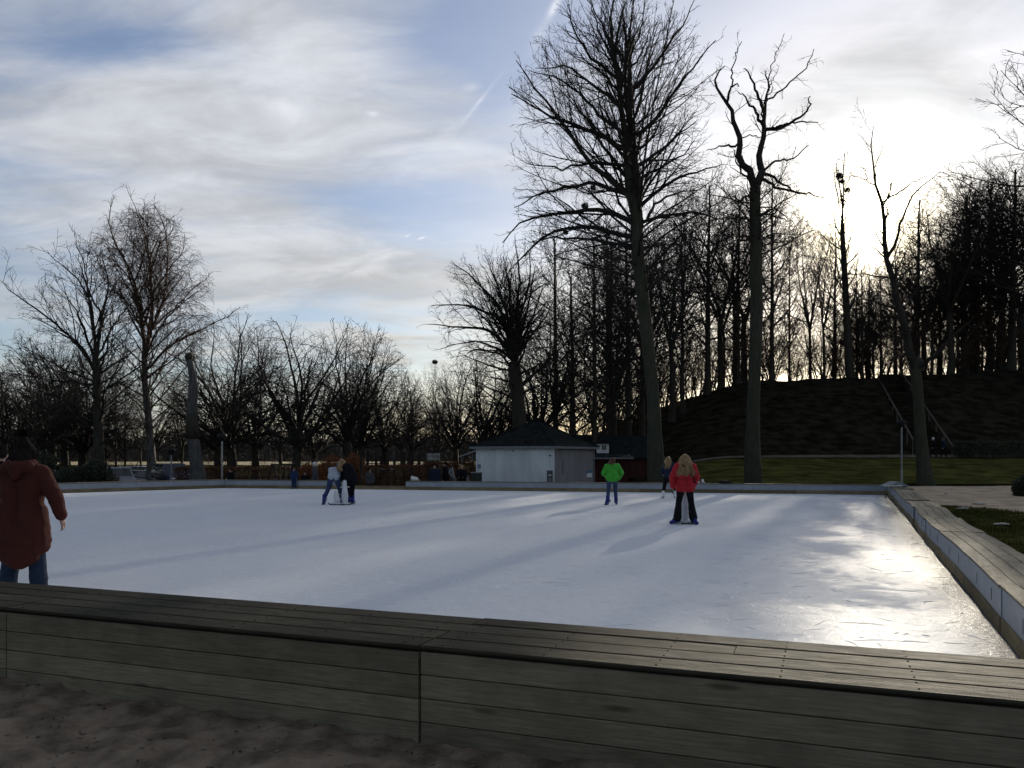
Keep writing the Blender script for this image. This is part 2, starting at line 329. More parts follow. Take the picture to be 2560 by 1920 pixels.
# ice -----------------------------------------------------------------
def ice_mat():
    m = bpy.data.materials.new('rink_ice'); m.use_nodes = True; t = NT(m.node_tree); t.n.clear()
    o = t.node('ShaderNodeOutputMaterial'); p = t.node('ShaderNodeBsdfPrincipled'); t.l.new(p.outputs[0], o.inputs[0])
    co = t.node('ShaderNodeTexCoord').outputs['Object']
    dist = t.math('MULTIPLY', t.math('ADD', t.vmath('DOT_PRODUCT', co, (N_R.x, N_R.y, 0)), -(1.304*N_R.x)), -1.0)   # metres in from the right boards
    big = t.noise(t.mapping(co, (1, 0.7, 1)), 0.55, 5, 0.6, 0.5)
    mid = t.noise(t.mapping(co, (1, 1.0, 1), (0, 0, -0.4)), 3.0, 6, 0.65, 0.8)
    wetn = t.math('ADD', t.math('MULTIPLY', dist, -0.20), t.math('ADD', t.math('MULTIPLY', big, 1.15), t.math('MULTIPLY', mid, 0.45)))
    wet = t.ramp(wetn, 0.18, 0.70)                       # melting, smooth ice near the boards
    edge = t.ramp(t.math('ADD', dist, t.math('MULTIPLY', mid, -0.55)), -0.25, 0.32, 1.0, 0.0)  # dirty wet rim
    fr = t.noise(t.mapping(co, (1.4, 1.0, 1), (0, 0, 0.5)), 7.0, 7, 0.7, 0.6)
    c = t.mix(t.ramp(fr, 0.25, 0.75), (0.67, 0.685, 0.70), (0.79, 0.795, 0.79))
    c = t.mix(t.ramp(big, 0.3, 0.7, 0, 0.6), c, (0.64, 0.665, 0.70))
    c = t.mix(t.math('MULTIPLY', wet, 0.75), c, (0.30, 0.35, 0.43))
    c = t.mix(t.math('MULTIPLY', edge, 0.85), c, (0.07, 0.07, 0.065))
    # skate cuts: thin curved lines
    wd = t.vmath('ADD', co, t.scale(t.vmath('SUBTRACT', t.noise(co, 0.6, 2, 0.5, 0, 'Color'), (0.5, 0.5, 0.5)), 2.2))
    cuts = None
    for (sc_, rot, th) in ((0.9, 0.3, .016), (1.7, 1.4, .026), (0.6, 2.3, .011), (2.6, 0.9, .034)):
        vo = t.node('ShaderNodeTexVoronoi', feature='DISTANCE_TO_EDGE'); t.put(vo.inputs['Vector'], t.mapping(wd, (1, 0.45, 1), (0, 0, rot))); t.put(vo.inputs['Scale'], sc_)
        l = t.ramp(vo.outputs['Distance'], 0.0, th, 1.0, 0.0); cuts = l if cuts is None else t.math('MAXIMUM', cuts, l)
    cuts = t.math('MULTIPLY', cuts, t.math('MULTIPLY', t.ramp(mid, 0.45, 0.62), t.ramp(big, 0.40, 0.62)))
    c = t.mix(t.math('MULTIPLY', cuts, 0.7), c, (0.86, 0.88, 0.9))
    t.put(p.inputs['Base Color'], c)
    r = t.math('ADD', t.ramp(wet, 0, 1, 0.80, 0.44), t.math('MULTIPLY', t.math('SUBTRACT', fr, 0.5), 0.22))
    r = t.mix(edge, r, (0.30, 0.30, 0.30)); t.put(p.inputs['Roughness'], r)
    t.put(p.inputs['Specular IOR Level'], t.ramp(wet, 0, 1, 0.003, 0.009)); t.put(p.inputs['IOR'], 1.33)
    fine = t.noise(t.mapping(co, (1.0, 1.6, 1), (0, 0, 0.25)), 14.0, 6, 0.7, 0.9)
    fine2 = t.noise(t.mapping(co, (1.0, 1.4, 1), (0, 0, -0.5)), 48.0, 4, 0.7, 0.5)
    h = t.math('ADD', t.math('MULTIPLY', fine, 0.6), t.math('ADD', t.math('MULTIPLY', fine2, 0.22), t.math('MULTIPLY', cuts, 0.25)))
    h = t.math('ADD', h, t.math('MULTIPLY', mid, 0.9))
    t.put(p.inputs['Normal'], t.bump(h, t.ramp(wet, 0, 1, 0.30, 0.75), 0.014))
    return m
m_ice = ice_mat()
bk = lambda s: B0+BE*s+BN*0.86
pn = bk(4.3); pl = bk(-14)
ice_poly = [(pn.x, pn.y), (xr(5.0), 5.0), (C_FR[0]+.02, C_FR[1]+.02), (C_FL[0], C_FL[1]+.02), C_L, (pl.x, pl.y)]
b = MB(); n = len(ice_poly)
b.prism([(x, y) for x, y in ice_poly], 'z', -0.09, 0.0)
ice = b.build('ice_rink', m_ice); ice['kind'] = 'structure'
# raised snow ridges scraped up by blades (near, right)
rs = np.random.RandomState(5); Pn = []; Rn = []
for i in range(260):
    Y = 5.6+12*rs.rand()**1.6; X = min(xr(Y)-0.15-rs.rand()**1.4*6.5, xr(Y)-0.1)
    if (X-B0.x)*BN.x+(Y-B0.y)*BN.y < 1.0: continue
    L = 0.08+0.35*rs.rand()**2; a = rs.rand()*2*PI if rs.rand() < .5 else rs.normal(0.5, 0.5); cv = rs.normal(0, 3.0)*L; q = []
    for j in range(6):
        q.append((X, Y, 0.0015)); X += math.cos(a)*L/5; Y += math.sin(a)*L/5; a += cv/5
    Pn.append(q); Rn.append(np.array([.0008, .0025, .003, .003, .002, .0006])*(0.3+.5*rs.rand()))
V, Fq = tubes(np.array(Pn), np.array(Rn), 4)
m_snow = mat('scraped_snow', (0.85, 0.88, 0.92), 0.45, 0.05, 30)
sk = mobj('skate_ridges', np_mesh('skate_ridges', V, Fq), m_snow, ice); sk['kind'] = 'stuff'
# loose stones / flat pale stones on the path side
m_stone = mat('pale_flat_stone', (0.45, 0.42, 0.36), 0.8, 0.2, 8, 0.4, 20)
for i, (x, y, wd, lab) in enumerate([(2448, 1259, 0.55, 'long flat pale stone on the sandy edge of the grass verge'), (2503, 1311, .40, 'small flat pale stone lying in the grass verge by the right frame edge'),
                                     (2406, 1272, .45, 'thin pale stone sunk in the verge near the rink boards'), (2364, 1233, .16, 'small round white stone on the gravel path')]):
    Y = 1.62*F/(y-HOR); o = MB().ball((0, 0, 0), (wd*.5, .10, .035), 10, 6).build('stone', m_stone, None, True, loc=(pX(x, Y), Y, -0.015)); tag(o, lab, 'stone')
# grass blades on the verge
rs = np.random.RandomState(11); n = 26000
Y = 6.0+20*rs.rand(n)**1.2; X = xr(Y)+0.55+rs.rand(n)*(3.4-0.02*Y)
keep = (X < xr(Y)+0.6+np.clip(3.7-0.03*(Y-14), 0.2, 4)*np.clip((27.5-Y)/5, 0, 1)**0.6+1.4*fbm(X*.9, Y*.9)+0.8*fbm(X*3, Y*3)) & (fbm(X*1.7, Y*1.7) > -0.16)
X, Y = X[keep], Y[keep]; n = len(X); hh = 0.03+0.05*rs.rand(n); a = rs.rand(n)*2*PI; wv = 0.006+0.004*rs.rand(n); ln = rs.normal(0, .03, (n, 2))
b0 = np.stack([X, Y, np.full(n, -0.05)], 1); dx = np.stack([np.cos(a)*wv, np.sin(a)*wv, 0*a], 1)
tip = b0+np.stack([ln[:, 0], ln[:, 1], hh+.02], 1)
V = np.stack([b0-dx, b0+dx, tip], 1).reshape(-1, 3); Fq = np.arange(3*n).reshape(-1, 3)
g = mobj('verge_grass_blades', np_mesh('verge_grass_blades', V, Fq), m_lawn); g['kind'] = 'stuff'; tag(g, 'short rough grass growing on the verge beside the right boards', 'grass')
# ------------------------------------------------------------------ timber boards and benches
m_top = wood_mat('weathered_top_plank', (0.155, 0.138, 0.104), (0.225, 0.205, 0.155), rough=0.9)
m_bench = wood_mat('weathered_green_plank', (0.034, 0.031, 0.021), (0.058, 0.053, 0.036), rough=0.9)
m_face = wood_mat('dark_face_plank', (0.172, 0.148, 0.098), (0.262, 0.228, 0.155), rough=0.85)
m_kick = wood_mat('brown_kick_plank', (0.17, 0.135, 0.075), (0.25, 0.20, 0.12), knots=False)
m_panel = mat('white_plastic_panel', (0.26, 0.285, 0.32), 0.45, 0.10, 2.5, 0.08, 8.0, 0.01, 0.4)
m_dark = mat('dark_gap', (0.012, 0.012, 0.012), 0.9, 0.1, 5)
def plank(name, x0, x1, y0, y1, z0, z1, m, parent, ch=0.005, wave=None, ns=1):
    """bevelled board, long axis x; wave(x) lifts or pushes it a little, as warped timber does"""
    pr = [(y0+ch, z0), (y1-ch, z0), (y1, z0+ch), (y1, z1-ch), (y1-ch, z1), (y0+ch, z1), (y0, z1-ch), (y0, z0+ch)]
    xs_ = np.linspace(x0, x1, ns+1); V = []; k = 8
    for x in xs_:
        dy, dz = wave(x) if wave else (0, 0)
        V += [(x, p+dy, q+dz) for p, q in pr]
    Fs = [tuple(range(k))[::-1], tuple(ns*k+i for i in range(k))]
    for j in range(ns): Fs += [(j*k+i, j*k+(i+1) % k, (j+1)*k+(i+1) % k, (j+1)*k+i) for i in range(k)]
    return mobj(name, np_mesh(name, V, Fs), m, parent)
ORD = ['first', 'second', 'third', 'fourth', 'fifth', 'sixth', 'seventh', 'eighth', 'ninth', 'tenth', 'eleventh', 'twelfth', 'thirteenth', 'fourteenth', 'fifteenth', 'sixteenth', 'seventeenth', 'eighteenth', 'nineteenth', 'twentieth']
def barrier(p0, p1, zt, lab, group, flip=1, tops=4, slots=(), wavef=None, ns=1, tw=0.145, outer=True, dz=0.0, kick=0.15):
    p0 = Vector(p0); p1 = Vector(p1); e = p1-p0; L = e.length; a = math.atan2(e.y, e.x)
    t = thing('rink_barrier', lab, 'rink barrier', (p0.x, p0.y, dz), a, group); s = flip     # local +y*s is outwards
    g = 0.004; wf = (lambda x: wavef(x)) if wavef else None
    def yy(a_, b_): return (a_, b_) if s > 0 else (-b_, -a_)
    plank('kick_board', g, L-g, *yy(-0.012, 0.03), 0.004, kick, m_kick, t, 0.006, wf, ns)
    plank('panel', g, L-g, *yy(0.0, 0.03), kick+.001, zt-0.034, m_panel, t, 0.003, wf, ns)
    for i in range(tops):
        j = random.uniform(-.25, .25) if i in (1, 2) and L > 2 else 0
        plank('top_plank', g, L-g, *yy(-0.018+i*(tw+.007), -0.018+i*(tw+.007)+tw), zt-0.032, zt+random.uniform(-.002, .002), m_top, t, 0.005, wf, ns)
    W = tops*(tw+.007)-0.03
    if outer:
        for i in range(3): plank('outer_plank', g, L-g, *yy(W-0.045, W-0.018), -0.05+i*.16, -0.05+i*.16+.155, m_face, t, 0.004, wf, ns)
    for x in slots:
        b = MB().box(x-.006, x+.006, *yy(-0.003, 0.002), 0.21, 0.33); o = b.build('slot', m_dark, t)
        if wf: o.location = (0, wf(x)[0], wf(x)[1])
    return t
# right-hand boards, from the camera outwards
ysr = [2.2, 5.0, 7.35, 9.9, 12.5, 15.4, 18.4, 21.6, 24.9, 28.1, 33.1]
def wv(amp, ph): return lambda x: (amp*0.8*math.sin(x*1.5+ph), amp*math.sin(x*1.25+ph*1.7))
for i in range(len(ysr)-1):
    a, b_ = ysr[i], ysr[i+1]; L = math.hypot(xr(b_)-xr(a), b_-a); k = max(0, i-3)
    labs = ['rink barrier on the right nearest the camera, running out of the frame'] if i == 0 else [f'{ORD[i]} rink barrier from the camera along the sunlit right side']
    barrier((xr(a), a), (xr(b_), b_), 0.455-0.004*i, labs[0], 'boards along the right side', flip=-1, slots=[L*.22, L*.6], wavef=wv(0.008+0.0065*k, i*1.3), ns=8, dz=0.0)
# far boards
def fl(x):  # point on the far line seen at photo column x
    u = (x-1280)/F; k = (C_FL[1]-C_FR[1])/(C_FR[0]-C_FL[0]); Y = (C_FR[1]+C_FR[0]*k)/(1+u*k); return (u*Y, Y)
fx = [1014, 1101, 1255, 1421, 1598, 1790, 1990, 2218]
for i in range(len(fx)-1):
    barrier(fl(fx[i]), fl(fx[i+1]), 0.40, f'far rink barrier, {ORD[i]} one to the right of the rink opening', 'boards along the far side', flip=1, tops=3, tw=0.16, outer=False)
for i, (xa, xb) in enumerate([(690, 826), (562, 690)]):
    barrier(fl(xa) if i else fl(690), fl(xb), 0.40, f'far rink barrier, {ORD[i]} one to the left of the rink opening', 'boards along the far side', flip=1, tops=3, tw=0.16, outer=False) if i == 0 else \
    barrier(C_FL, fl(690), 0.40, 'far rink barrier meeting the left corner behind the lamp post', 'boards along the far side', flip=1, tops=3, tw=0.16, outer=False)
lv = Vector(C_L)-Vector(C_FL)
for i in range(4):
    q0 = Vector(C_FL)+lv*(i*.25); q1 = Vector(C_FL)+lv*((i+1)*.25)
    barrier(q1, q0, 0.42, f'{ORD[i]} rink barrier along the left side counted from the far corner', 'boards along the left side', flip=1, tops=3, tw=0.16, outer=False)
# sill across the opening and its gate post
p0, p1 = Vector(fl(828)), Vector(fl(1012)); a = math.atan2((p1-p0).y, (p1-p0).x)
t = thing('door_sill', 'low bare timber sill across the opening in the far boards', 'sill', (p0.x, p0.y, 0), a)
plank('plank', 0, (p1-p0).length, 0.0, 0.09, 0.003, 0.10, m_kick, t); plank('plank', 0, (p1-p0).length, 0.1, 0.19, 0.003, 0.17, m_kick, t)
m_gp = mat('dark_post_timber', (.022, .019, .016), .9, .25, 6, spec=.1); q = fl(899); t = MB().box(-.05, .05, -.05, .05, -.05, 1.75).box(-.06, .06, -.06, .06, 1.75, 1.79).build('gate_post', m_gp, None, loc=(q[0], q[1]+.35, 0)); tag(t, 'slim dark gate post in the opening of the far boards', 'post')
# near timber benches: (start, end) measured along the bench line
BT = 0.50
m_metal0 = mat('screw_steel', (.02, .02, .02), 1.0, .2, 6, spec=0.0)
m_bk = mat('bench_inside', (0.02, 0.019, 0.016), 0.9, 0.1, 4)
for (s0, s1, lab, cut) in [(-8.2, -3.345, 'timber bench module at the far left, cut off by the frame', 0), (-3.335, -0.006, 'long timber bench module left of the joint in the foreground', 1), (0.006, 4.6, 'dark timber bench module right of the joint in the foreground', 2)]:
    o = B0+BE*s0; L = s1-s0; ya = 0.012 if cut == 2 else 0
    t = thing('timber_bench', lab, 'bench', (o.x, o.y, -0.043), BA, 'benches along the near side'); zt = BT+0.043
    bow = (lambda x, c=cut: (0.0, 0.004*math.sin(x*.9+c)))
    for i in range(4):
        x0, x1 = 0.0, L
        if cut == 1: x1 = L+(0, 0, 1.72, .045)[i]
        if cut == 2: x0 = (0, 0, 1.714, .042)[i]
        plank('top_plank', x0, x1, -0.012+ya+i*.222, -0.012+ya+i*.222+.214, zt-.030, zt+random.uniform(-.0012, .0012), m_bench, t, 0.010, None, 1)
    for i in range(4): plank('face_plank', 0.0, L, ya, ya+.026+random.uniform(-.001, .002), zt-.034-(i+1)*.1365, zt-.034-(i+1)*.1365+.1315, m_face, t, 0.004, None, 1)
    for i in range(3): plank('back_plank', 0.0, L, .842, .868, zt-.034-(i+1)*.148, zt-.034-(i+1)*.148+.143, m_panel, t, 0.004, None, 1)
    scr = MB()
    for i in range(4):
        for xs_ in np.arange(.12, L, .62):
            for dy in (.05, .165): scr.tube([(xs_, -.012+ya+i*.222+dy, zt-.004), (xs_, -.012+ya+i*.222+dy, zt+.0025)], .0055, 6)
    so = scr.build('screws', m_metal0, t); so['kind'] = 'stuff'
    MB().box(.02, L-.02, .035+ya, .835, .02, zt-.036).build('frame', m_bk, t)  # solid dark box added inside the bench to block light, not real framing
# grey corner cover, white strip, shoes and bag lying on the boards
q = Vector((xr(31.2), 31.2)); m_grey = mat('grey_tarpaulin', (0.22, 0.24, 0.26), 0.7, 0.2, 5, .3, 12)
b = MB(); b.prism([(-.42, 0), (.42, 0), (.05, .17), (-.05, .165)], 'y', -.35, .35); o = b.build('folded_cover', m_grey, None, loc=(q.x+.3, q.y+.3, .42)); tag(o, 'grey wedge-shaped folded cover lying on the boards at the far right corner', 'cover')
b = MB().box(-.34, .34, -.03, .03, 0, .035); o = b.build('white_strip', mat('white_strip', (.75, .73, .66), .5, .1, 5), None, loc=(q.x-.05, q.y-.35, .43)); tag(o, 'short white strip in front of the grey cover on the right boards', 'strip')
m_white = mat('white_leather', (.62, .62, .62), .5, .12, 8); m_black = mat('black_cloth', (.012, .012, .014), .8, .2, 9)
for i, x in enumerate((1748, 1760)):
    q = fl(x); b = MB().cap((0, 0, .05), .05, (.02, -.16, .035), .035).cap((0, 0, .05), .05, (0, .02, .13), .045); o = b.build('shoe', m_white, None, True, loc=(q[0], q[1]+.25, .405)); tag(o, ('left' if i == 0 else 'right')+' one of the two pale shoes left on the far boards', 'shoe')
q = fl(1815); b = MB().ball((0, 0, .05), (.26, .12, .07)).cap((.1, 0, .06), .05, (.3, .02, .03), .03).cap((-.2, 0, .06), .03, (-.05, .02, .13), .02); o = b.build('bag', m_black, None, True, loc=(q[0], q[1]+.25, .40)); tag(o, 'crumpled black bag lying on the far boards', 'bag')
# ------------------------------------------------------------------ bare trees
def bark_mat(name, a, b, moss=None):
    m = bpy.data.materials.new(name); m.use_nodes = True; t = NT(m.node_tree); t.n.clear()
    o = t.node('ShaderNodeOutputMaterial'); p = t.node('ShaderNodeBsdfPrincipled'); t.l.new(p.outputs[0], o.inputs[0])
    co = t.node('ShaderNodeTexCoord').outputs['Object']
    f = t.noise(t.mapping(co, (3, 3, 0.6)), 3.0, 6, 0.65, 0.4); c = t.mix(t.ramp(f, .3, .7), a, b)
    if moss: c = t.mix(t.ramp(t.noise(co, 0.9, 4, 0.6), .42, .62, 0, .7), c, moss)
    t.put(p.inputs['Base Color'], c); t.put(p.inputs['Roughness'], 0.85); t.put(p.inputs['Specular IOR Level'], 0.08)
    t.put(p.inputs['Normal'], t.bump(t.noise(t.mapping(co, (6, 6, 1.2)), 5.0, 5, .7), .7, .03))
    return m
m_bark = bark_mat('dark_bark', (0.036, 0.032, 0.025), (0.062, 0.056, 0.043))
m_bark2 = bark_mat('mossy_bark', (0.040, 0.039, 0.030), (0.070, 0.067, 0.050), (0.042, 0.050, 0.030))
m_birch = bark_mat('birch_bark', (0.045, 0.039, 0.035), (0.15, 0.143, 0.133))
m_twig = mat('twig_bark', (0.034, 0.031, 0.027), 0.8, 0.25, 2.0, spec=0.08)
m_twigw = mat('russet_twig_bark', (0.085, 0.058, 0.044), 0.8, 0.25, 2.0, spec=0.08)
class Tree:
    def __init__(s, seed): s.r = np.random.RandomState(seed); s.tv = []; s.tf = []; s.cv = []; s.cf = []; s.nt = 0; s.nc = 0
    def add(s, P, R, k, trunk=False):
        V, Fq = tubes(P, R, k)
        if trunk:
            W = V.reshape(P.shape[0], P.shape[1], k, 3); c_ = P[:, :, None, :]; W = c_+(W-c_)*(1+.34*fbm(np.arange(k)[None, None, :]*.9+W[..., 2]*.35, W[..., 2]*1.1+np.arange(P.shape[0])[:, None, None]*5)[..., None]); V = W.reshape(-1, 3)
        if trunk: s.tv.append(V); s.tf.append(Fq+s.nt); s.nt += len(V)
        else: s.cv.append(V); s.cf.append(Fq+s.nc); s.nc += len(V)
    def ball(s, c, r):
        b = MB().ball(c, r, 8, 6); V = np.array(b.v); Fq = np.array([f if len(f) == 4 else (f[0], f[1], f[2], f[2]) for f in b.f])
    def meshes(s, name, mt, mc):
        a = np_mesh('trunk', np.concatenate(s.tv), np.concatenate(s.tf), True); b = np_mesh('crown', np.concatenate(s.cv), np.concatenate(s.cf), False)
        a.materials.append(mt); b.materials.append(mc); return a, b
def resample(pts, m, smooth=2):
    pts = np.asarray(pts, float); d_ = np.r_[0, np.cumsum(np.linalg.norm(np.diff(pts, axis=0), axis=1))]; t = np.linspace(0, d_[-1], m*3)
    q = np.stack([np.interp(t, d_, pts[:, i]) for i in range(3)], 1)
    for _ in range(smooth): q[1:-1] = (q[:-2]+2*q[1:-1]+q[2:])/4
    t2 = np.linspace(0, m*3-1, m); return np.stack([np.interp(t2, np.arange(m*3), q[:, i]) for i in range(3)], 1)
def spawn(T, P, R, dens, t0=0.15, t1=1.0, ang=45, asd=12, lf=0.45, lt=0.55, lmin=0.2, lmax=9, rr=0.6, rmin=0.008, m=4, wig=0.12, trop=0.05, tip=0.3, n=None, env=None, outw=0.0, full=False):
    """children of the branches P (N,m0,3) with radii R, all at once; env=(centre, radii) is the crown's outline, which branches stay inside"""
    r = T.r; N, m0, _ = P.shape; L = np.linalg.norm(np.diff(P, axis=1), axis=2).sum(1)
    cnt = np.full(N, n) if n is not None else np.maximum(1, np.floor(dens*L*(t1-t0)+r.rand(N))).astype(int)
    idx = np.repeat(np.arange(N), cnt); M = len(idx)
    first = np.r_[0, np.cumsum(cnt)[:-1]]; k = np.arange(M)-np.repeat(first, cnt)
    t = t0+(t1-t0)*np.clip((k+r.rand(M))/np.repeat(cnt, cnt), 0, .999); f = t*(m0-1); i = np.minimum(f.astype(int), m0-2); a = (f-i)[:, None]
    pos = P[idx, i]*(1-a)+P[idx, i+1]*a; tan = P[idx, i+1]-P[idx, i]; tan /= np.linalg.norm(tan, axis=1, keepdims=True)+1e-9
    rad = R[idx, i]*(1-a[:, 0])+R[idx, i+1]*a[:, 0]
    h = r.normal(size=(M, 3)); h -= (h*tan).sum(1, keepdims=True)*tan; h /= np.linalg.norm(h, axis=1, keepdims=True)+1e-9
    if n is not None and N == 1:
        ph = k*2.4+r.rand()*6+r.normal(0, .35, M); e1 = np.cross(tan, [0.3, 1, 0.1]); e1 /= np.linalg.norm(e1, axis=1, keepdims=True); e2 = np.cross(tan, e1); h = np.cos(ph)[:, None]*e1+np.sin(ph)[:, None]*e2
    th = np.radians(np.clip(r.normal(ang, asd, M), 8, 110)); dvec = tan*np.cos(th)[:, None]+h*np.sin(th)[:, None]
    if env is not None and outw:
        o_ = (pos-env[0])/env[1]; dvec = dvec+outw*o_; dvec /= np.linalg.norm(dvec, axis=1, keepdims=True)
    ln = np.clip(lf*L[idx]*(1-lt*t)*r.uniform(.6, 1.25, M), lmin, lmax)
    if env is not None:
        pp = (pos-env[0])/env[1]; dd = (dvec+np.array([0, 0, trop*m*.25]))/env[1]; A = (dd*dd).sum(1); B = (pp*dd).sum(1); Cc = (pp*pp).sum(1)-1; te = (-B+np.sqrt(np.maximum(B*B-A*Cc, 0)))/A
        te = np.where(Cc > 0, lmin*.6, te)*r.uniform(.72, 1.06, M); ln = np.clip(te, lmin*.5, lmax) if full else np.clip(np.minimum(ln, te), lmin*.5, lmax)
    r0 = np.clip(np.minimum(rad*rr*r.uniform(.75, 1.1, M), 0.022*ln+0.004), rmin, None)
    Q = np.zeros((M, m, 3)); Q[:, 0] = pos; st = (ln/(m-1))[:, None]
    for j in range(1, m):
        Q[:, j] = Q[:, j-1]+dvec*st
        dvec = dvec+r.normal(0, wig, (M, 3))+np.array([0, 0, trop]); dvec /= np.linalg.norm(dvec, axis=1, keepdims=True)
    RR = r0[:, None]*np.linspace(1, tip, m)[None]; RR = np.maximum(RR, rmin*.6)
    return Q, RR
def finish(T, P, R, spec, ks=(5, 4, 3, 3), env=None):
    for i, s_ in enumerate(spec):
        P, R = spawn(T, P, R, env=env, **s_); T.add(P, R, ks[min(i, len(ks)-1)])
def fine(d2=1.4, d3=2.2, d4=3.8, d5=4.0, r4=.0085, r5=.0066, trop=.05, ang=36, wig=.11, r2=.016, r3=.011, ow=.18):
    """the usual run from limbs to twigs"""
    return [dict(dens=d2, t0=.10, ang=ang, asd=11, lf=.55, lt=.45, lmin=1.0, lmax=4.5, rr=.5, rmin=r2, m=6, wig=wig, trop=trop, tip=.35, outw=ow),
            dict(dens=d3, t0=.06, ang=ang+2, asd=13, lf=.48, lt=.40, lmin=.7, lmax=2.2, rr=.55, rmin=r3, m=5, wig=wig*1.1, trop=trop, tip=.45, outw=.12),
            dict(dens=d4, t0=.04, ang=ang+4, asd=14, lf=.50, lt=.35, lmin=.45, lmax=1.0, rr=.7, rmin=r4, m=3, wig=wig*1.2, trop=trop*.7, tip=.6, outw=.1),
            dict(dens=d5, t0=.10, ang=38, asd=15, lf=.6, lt=.3, lmin=.25, lmax=.55, rr=.8, rmin=r5, m=2, wig=.1, trop=0, tip=.7)]
def trunk_line(T, h, r0, lean=0.02, m=14, wob=0.10):
    z = np.linspace(0, h, m); x = np.cumsum(np.r_[0, T.r.normal(0, wob, m-1)]); y = np.cumsum(np.r_[0, T.r.normal(0, wob, m-1)])
    P = np.stack([x*.4+lean*z, y*.4, z], 1); R = r0*(1-0.80*np.linspace(0, 1, m)**0.9); R[0] *= 1.35; return P, R
def env_of(c, r): return (np.array(c, float), np.array(r, float))
def beech(seed, h=24, r0=.40, bole=.38, n1=28, w=.24):
    T = Tree(seed); P, R = trunk_line(T, h*.90, r0); T.add(P[None], R[None], 10, True); e = env_of((P[8, 0], P[8, 1], h*.58), (w*h, w*h, h*.45))
    Q, S = spawn(T, P[None], R[None], 0, t0=bole, t1=.985, ang=56, asd=13, lmin=1.6, lmax=9, rr=.42, rmin=.028, m=10, wig=.10, trop=.055, n=n1, tip=.2, env=e, full=True); T.add(Q, S, 6)
    finish(T, Q, S, fine(1.15, 1.8, 2.8, 3.0, .0110, .0082, .03, 40, .13, .024, .016, .25), (5, 4, 3, 3), env=e); return T
def forked(seed, h=23, r0=.36, fork=.32, stems=3, w=.30):
    T = Tree(seed); P, R = trunk_line(T, h*fork, r0); R = r0*(1-.25*np.linspace(0, 1, len(R))); R[0] *= 1.3; T.add(P[None], R[None], 10, True)
    top = P[-1]; Qs = []; Ss = []; a0 = T.r.rand()*6; e = env_of((top[0], top[1], h*.60), (w*h, w*h, h*.42))
    for i in range(stems):
        a = a0+i*2*PI/stems+T.r.normal(0, .3); out = .10+.12*T.r.rand(); L = h*(1-fork)*(.85+.15*T.r.rand()); m = 12; q = [top-np.array([0, 0, .25])]; dv = np.array([math.cos(a)*out*2.2, math.sin(a)*out*2.2, 1.])
        for j in range(m-1):
            dv = dv*np.array([.95, .95, 1])+T.r.normal(0, .06, 3); q.append(q[-1]+dv/np.linalg.norm(dv)*L/(m-1))
        Qs.append(q); Ss.append(R[-1]*.74*np.linspace(1, .10, m))
    Q = np.array(Qs); S = np.array(Ss); T.add(Q, S, 7, True)
    Q2, S2 = spawn(T, Q, S, 1.05, t0=.0, ang=54, asd=13, lmin=1.2, lmax=7, rr=.5, rmin=.026, m=9, wig=.11, trop=.045, tip=.25, env=e, full=True); T.add(Q2, S2, 5)
    finish(T, Q2, S2, fine(1.2, 1.8, 2.8, 3.0, .0110, .0082, .03, 40, .13, .022, .015, .25), (5, 3, 3, 3), e); return T
def oak(seed, h=13, r0=.40, bole=.27, n1=13, w=.50):
    """short bole, wide rounded crown"""
    T = Tree(seed); P, R = trunk_line(T, h*bole, r0, .0, 8, .08); R = r0*(1-.2*np.linspace(0, 1, 8)); R[0] *= 1.3; T.add(P[None], R[None], 10, True)
    Qs = []; Ss = []; a0 = T.r.rand()*6; e = env_of((0, 0, h*.60), (w*h, w*h, h*.41))
    for i in range(n1):
        a = a0+i*2.4+T.r.normal(0, .25); el = math.radians(T.r.uniform(14, 80)) if i > 1 else math.radians(78); m = 12
        L = h*(.40+.34*math.sin(el))*T.r.uniform(.85, 1.1)
        dv = np.array([math.cos(a)*math.cos(el), math.sin(a)*math.cos(el), math.sin(el)]); q = [P[-1]-np.array([0, 0, .5*T.r.rand()*h*.12])]
        for j in range(m-1):
            q.append(q[-1]+dv*L/(m-1)); dv = dv+T.r.normal(0, .12, 3)+np.array([0, 0, .02]); dv /= np.linalg.norm(dv)
        Qs.append(q); Ss.append(R[-1]*T.r.uniform(.36, .58)*np.linspace(1, .12, m))
    Q = np.array(Qs); S = np.array(Ss); T.add(Q, S, 6)
    finish(T, Q, S, fine(1.4, 1.8, 2.6, 2.8, .0095, .0072, .01, 42, .15, .02, .014, .28), env=e); return T
def sapling(seed, h=6, n=7):
    T = Tree(seed); Qs = []; Ss = []
    for i in range(n):
        a = T.r.rand()*6.28; m = 8; dv = np.array([math.cos(a)*.3, math.sin(a)*.3, 1]); q = [np.array([math.cos(a), math.sin(a), 0])*.25*T.r.rand()]; L = h*T.r.uniform(.55, 1)
        for j in range(m-1): q.append(q[-1]+dv/np.linalg.norm(dv)*L/(m-1)); dv = dv+T.r.normal(0, .13, 3)
        Qs.append(q); Ss.append(T.r.uniform(.02, .05)*np.linspace(1, .2, m))
    Q = np.array(Qs); S = np.array(Ss); T.add(Q, S, 5, True)
    finish(T, Q, S, [dict(dens=2.4, t0=.06, ang=40, asd=14, lf=.42, lmin=.8, rr=.6, rmin=.012, m=5, wig=.13, trop=.05, tip=.4), dict(dens=3.6, t0=.06, ang=42, asd=15, lf=.5, lmin=.4, lmax=1.0, rr=.6, rmin=.008, m=3, wig=.14, trop=.03), dict(dens=3, ang=40, lf=.5, lmin=.25, lmax=.5, rr=.8, rmin=.0065, m=2)], (4, 3, 3))
    return T
